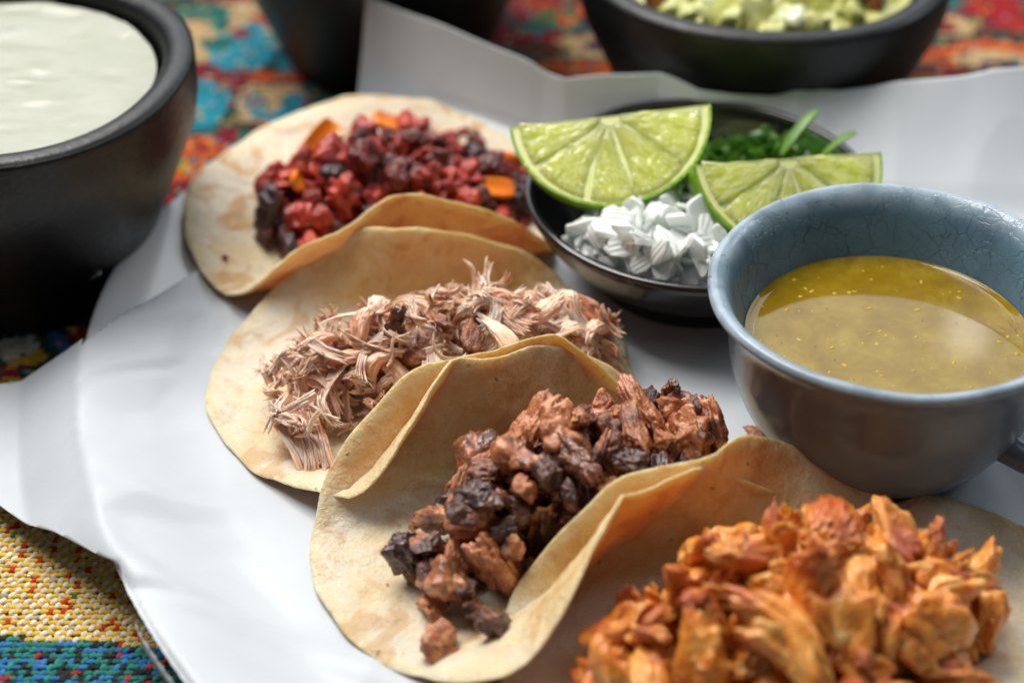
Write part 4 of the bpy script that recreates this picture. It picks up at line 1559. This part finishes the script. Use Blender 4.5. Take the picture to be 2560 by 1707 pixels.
def build_cup():
    root = thing('cup', 'blue-grey crackle-glazed ceramic cup with a chipped rim, full of salsa', 'cup', (CX * cm, CY * cm, CZ * cm))
    mm = m_cup()
    prof = [(0, .22), (1.7, .22), (1.95, .04), (2.25, .0), (2.5, .22), (2.95, .75), (3.45, 1.6), (3.75, 2.5), (3.86, 3.3), (3.98, 3.95), (4.18, 4.36), (4.38, 4.54), (4.42, 4.66), (4.34, 4.77), (4.18, 4.76),
            (3.98, 4.58), (3.75, 4.1), (3.5, 3.3), (3.3, 2.6), (2.9, 1.8), (2.1, 1.0), (0, .7)]
    pr = [(a * cm, b * cm) for a, b in prof]

    def bend(R, Z, T):
        R = R * .985
        w = sstep(.02, .044, Z)
        return R * (1 + w * (.012 * np.cos(2 * T - .6) + .007 * np.cos(3 * T + 1) + .003 * np.cos(7 * T))), Z + w * (.05 * np.sin(2 * T + .5) + .035 * np.sin(3 * T + 2) + .012 * np.sin(9 * T)) * cm
    v, f = lathe(pr, 220, 6, bend)
    npf = (len(prof) - 1) * 6 + 1
    idx = np.arange(npf)
    inner = sstep(13.2 * 6, 14.6 * 6, idx.astype(float))
    rim = sstep(11.3 * 6, 12.4 * 6, idx.astype(float)) * (1 - sstep(14.8 * 6, 15.8 * 6, idx.astype(float)))
    obj('cup_wall', mesh('cup_wall', v, f, mm, True, {'inner': np.tile(inner, 220), 'rim': np.tile(rim, 220)}), root)
    az = math.radians(-37)
    p = np.array([(r * math.cos(az), r * math.sin(az), z) for r, z in ((3.72, 3.4), (4.5, 3.7), (5.2, 3.3), (5.4, 2.5), (5.0, 1.8), (4.2, 1.4), (3.2, 1.45))]) * cm
    v, f = tube(catmull(p, 8), .0052, 14, .62)
    z0 = np.zeros(len(v))
    obj('handle', mesh('handle', v, f, mm, True, {'inner': z0, 'rim': z0}), root)


build_cup()


def build_salsa():
    root = thing('green_salsa', 'glossy olive-yellow salsa with seeds, inside the blue cup', 'salsa', (CX * cm, CY * cm, CZ * cm))
    n, k = 120, 40
    T, R = np.meshgrid(np.linspace(0, 2 * np.pi, n, endpoint=False), np.linspace(.0005, 1, k), indexing='ij')
    Ro = 3.40
    z = 3.12 + .06 * sstep(.94, 1, R) + 0 * T
    x, y = R * Ro * np.cos(T), R * Ro * np.sin(T)
    obj('liquid', mesh('liquid', np.stack([x, y, z], -1).reshape(-1, 3) * cm, grid_faces(n, k, close_u=True), m_salsa()), root)
    rg = np.random.default_rng(31)
    sm = m_simple('salsa_seed', (0.50, 0.36, 0.06), (0.62, 0.48, 0.15), .6, 300, coat=0.0)
    pm_ = m_simple('salsa_pulp', (0.36, 0.23, 0.012), (0.48, 0.33, 0.03), .5, 300, coat=0.0)
    dk = m_simple('salsa_dark_fleck', (0.07, 0.035, 0.008), (0.13, 0.06, 0.01), .3, 300)
    for nm, mt, cnt, lo, hi in (('seeds', sm, 45, .006, .014), ('pulp_bits', pm_, 110, .012, .07), ('dark_flecks', dk, 80, .010, .034)):
        b = Bag()
        for i in range(cnt):
            a, r = rg.uniform(0, 6.283), 3.15 * math.sqrt(rg.random())
            v, f = ico(2 if nm == 'pulp_bits' else 1)
            v = v * np.array([rg.uniform(.9, 1.5), rg.uniform(.6, 1.1), .3]) * rg.uniform(lo, hi)
            if nm == 'pulp_bits':
                v = v * (1 + .35 * pn(v * 25, i))[:, None]
            th = rg.uniform(0, 6.283)
            v = v @ np.array([[math.cos(th), -math.sin(th), 0], [math.sin(th), math.cos(th), 0], [0, 0, 1]]).T
            b.add((v + [r * math.cos(a), r * math.sin(a), 3.115]) * cm, f)
        obj(nm, b.mesh(nm, mt), root, kind='stuff')


build_salsa()
print('objects', len(S.objects), 'tris', sum(len(m_.polygons) for m_ in bpy.data.meshes))
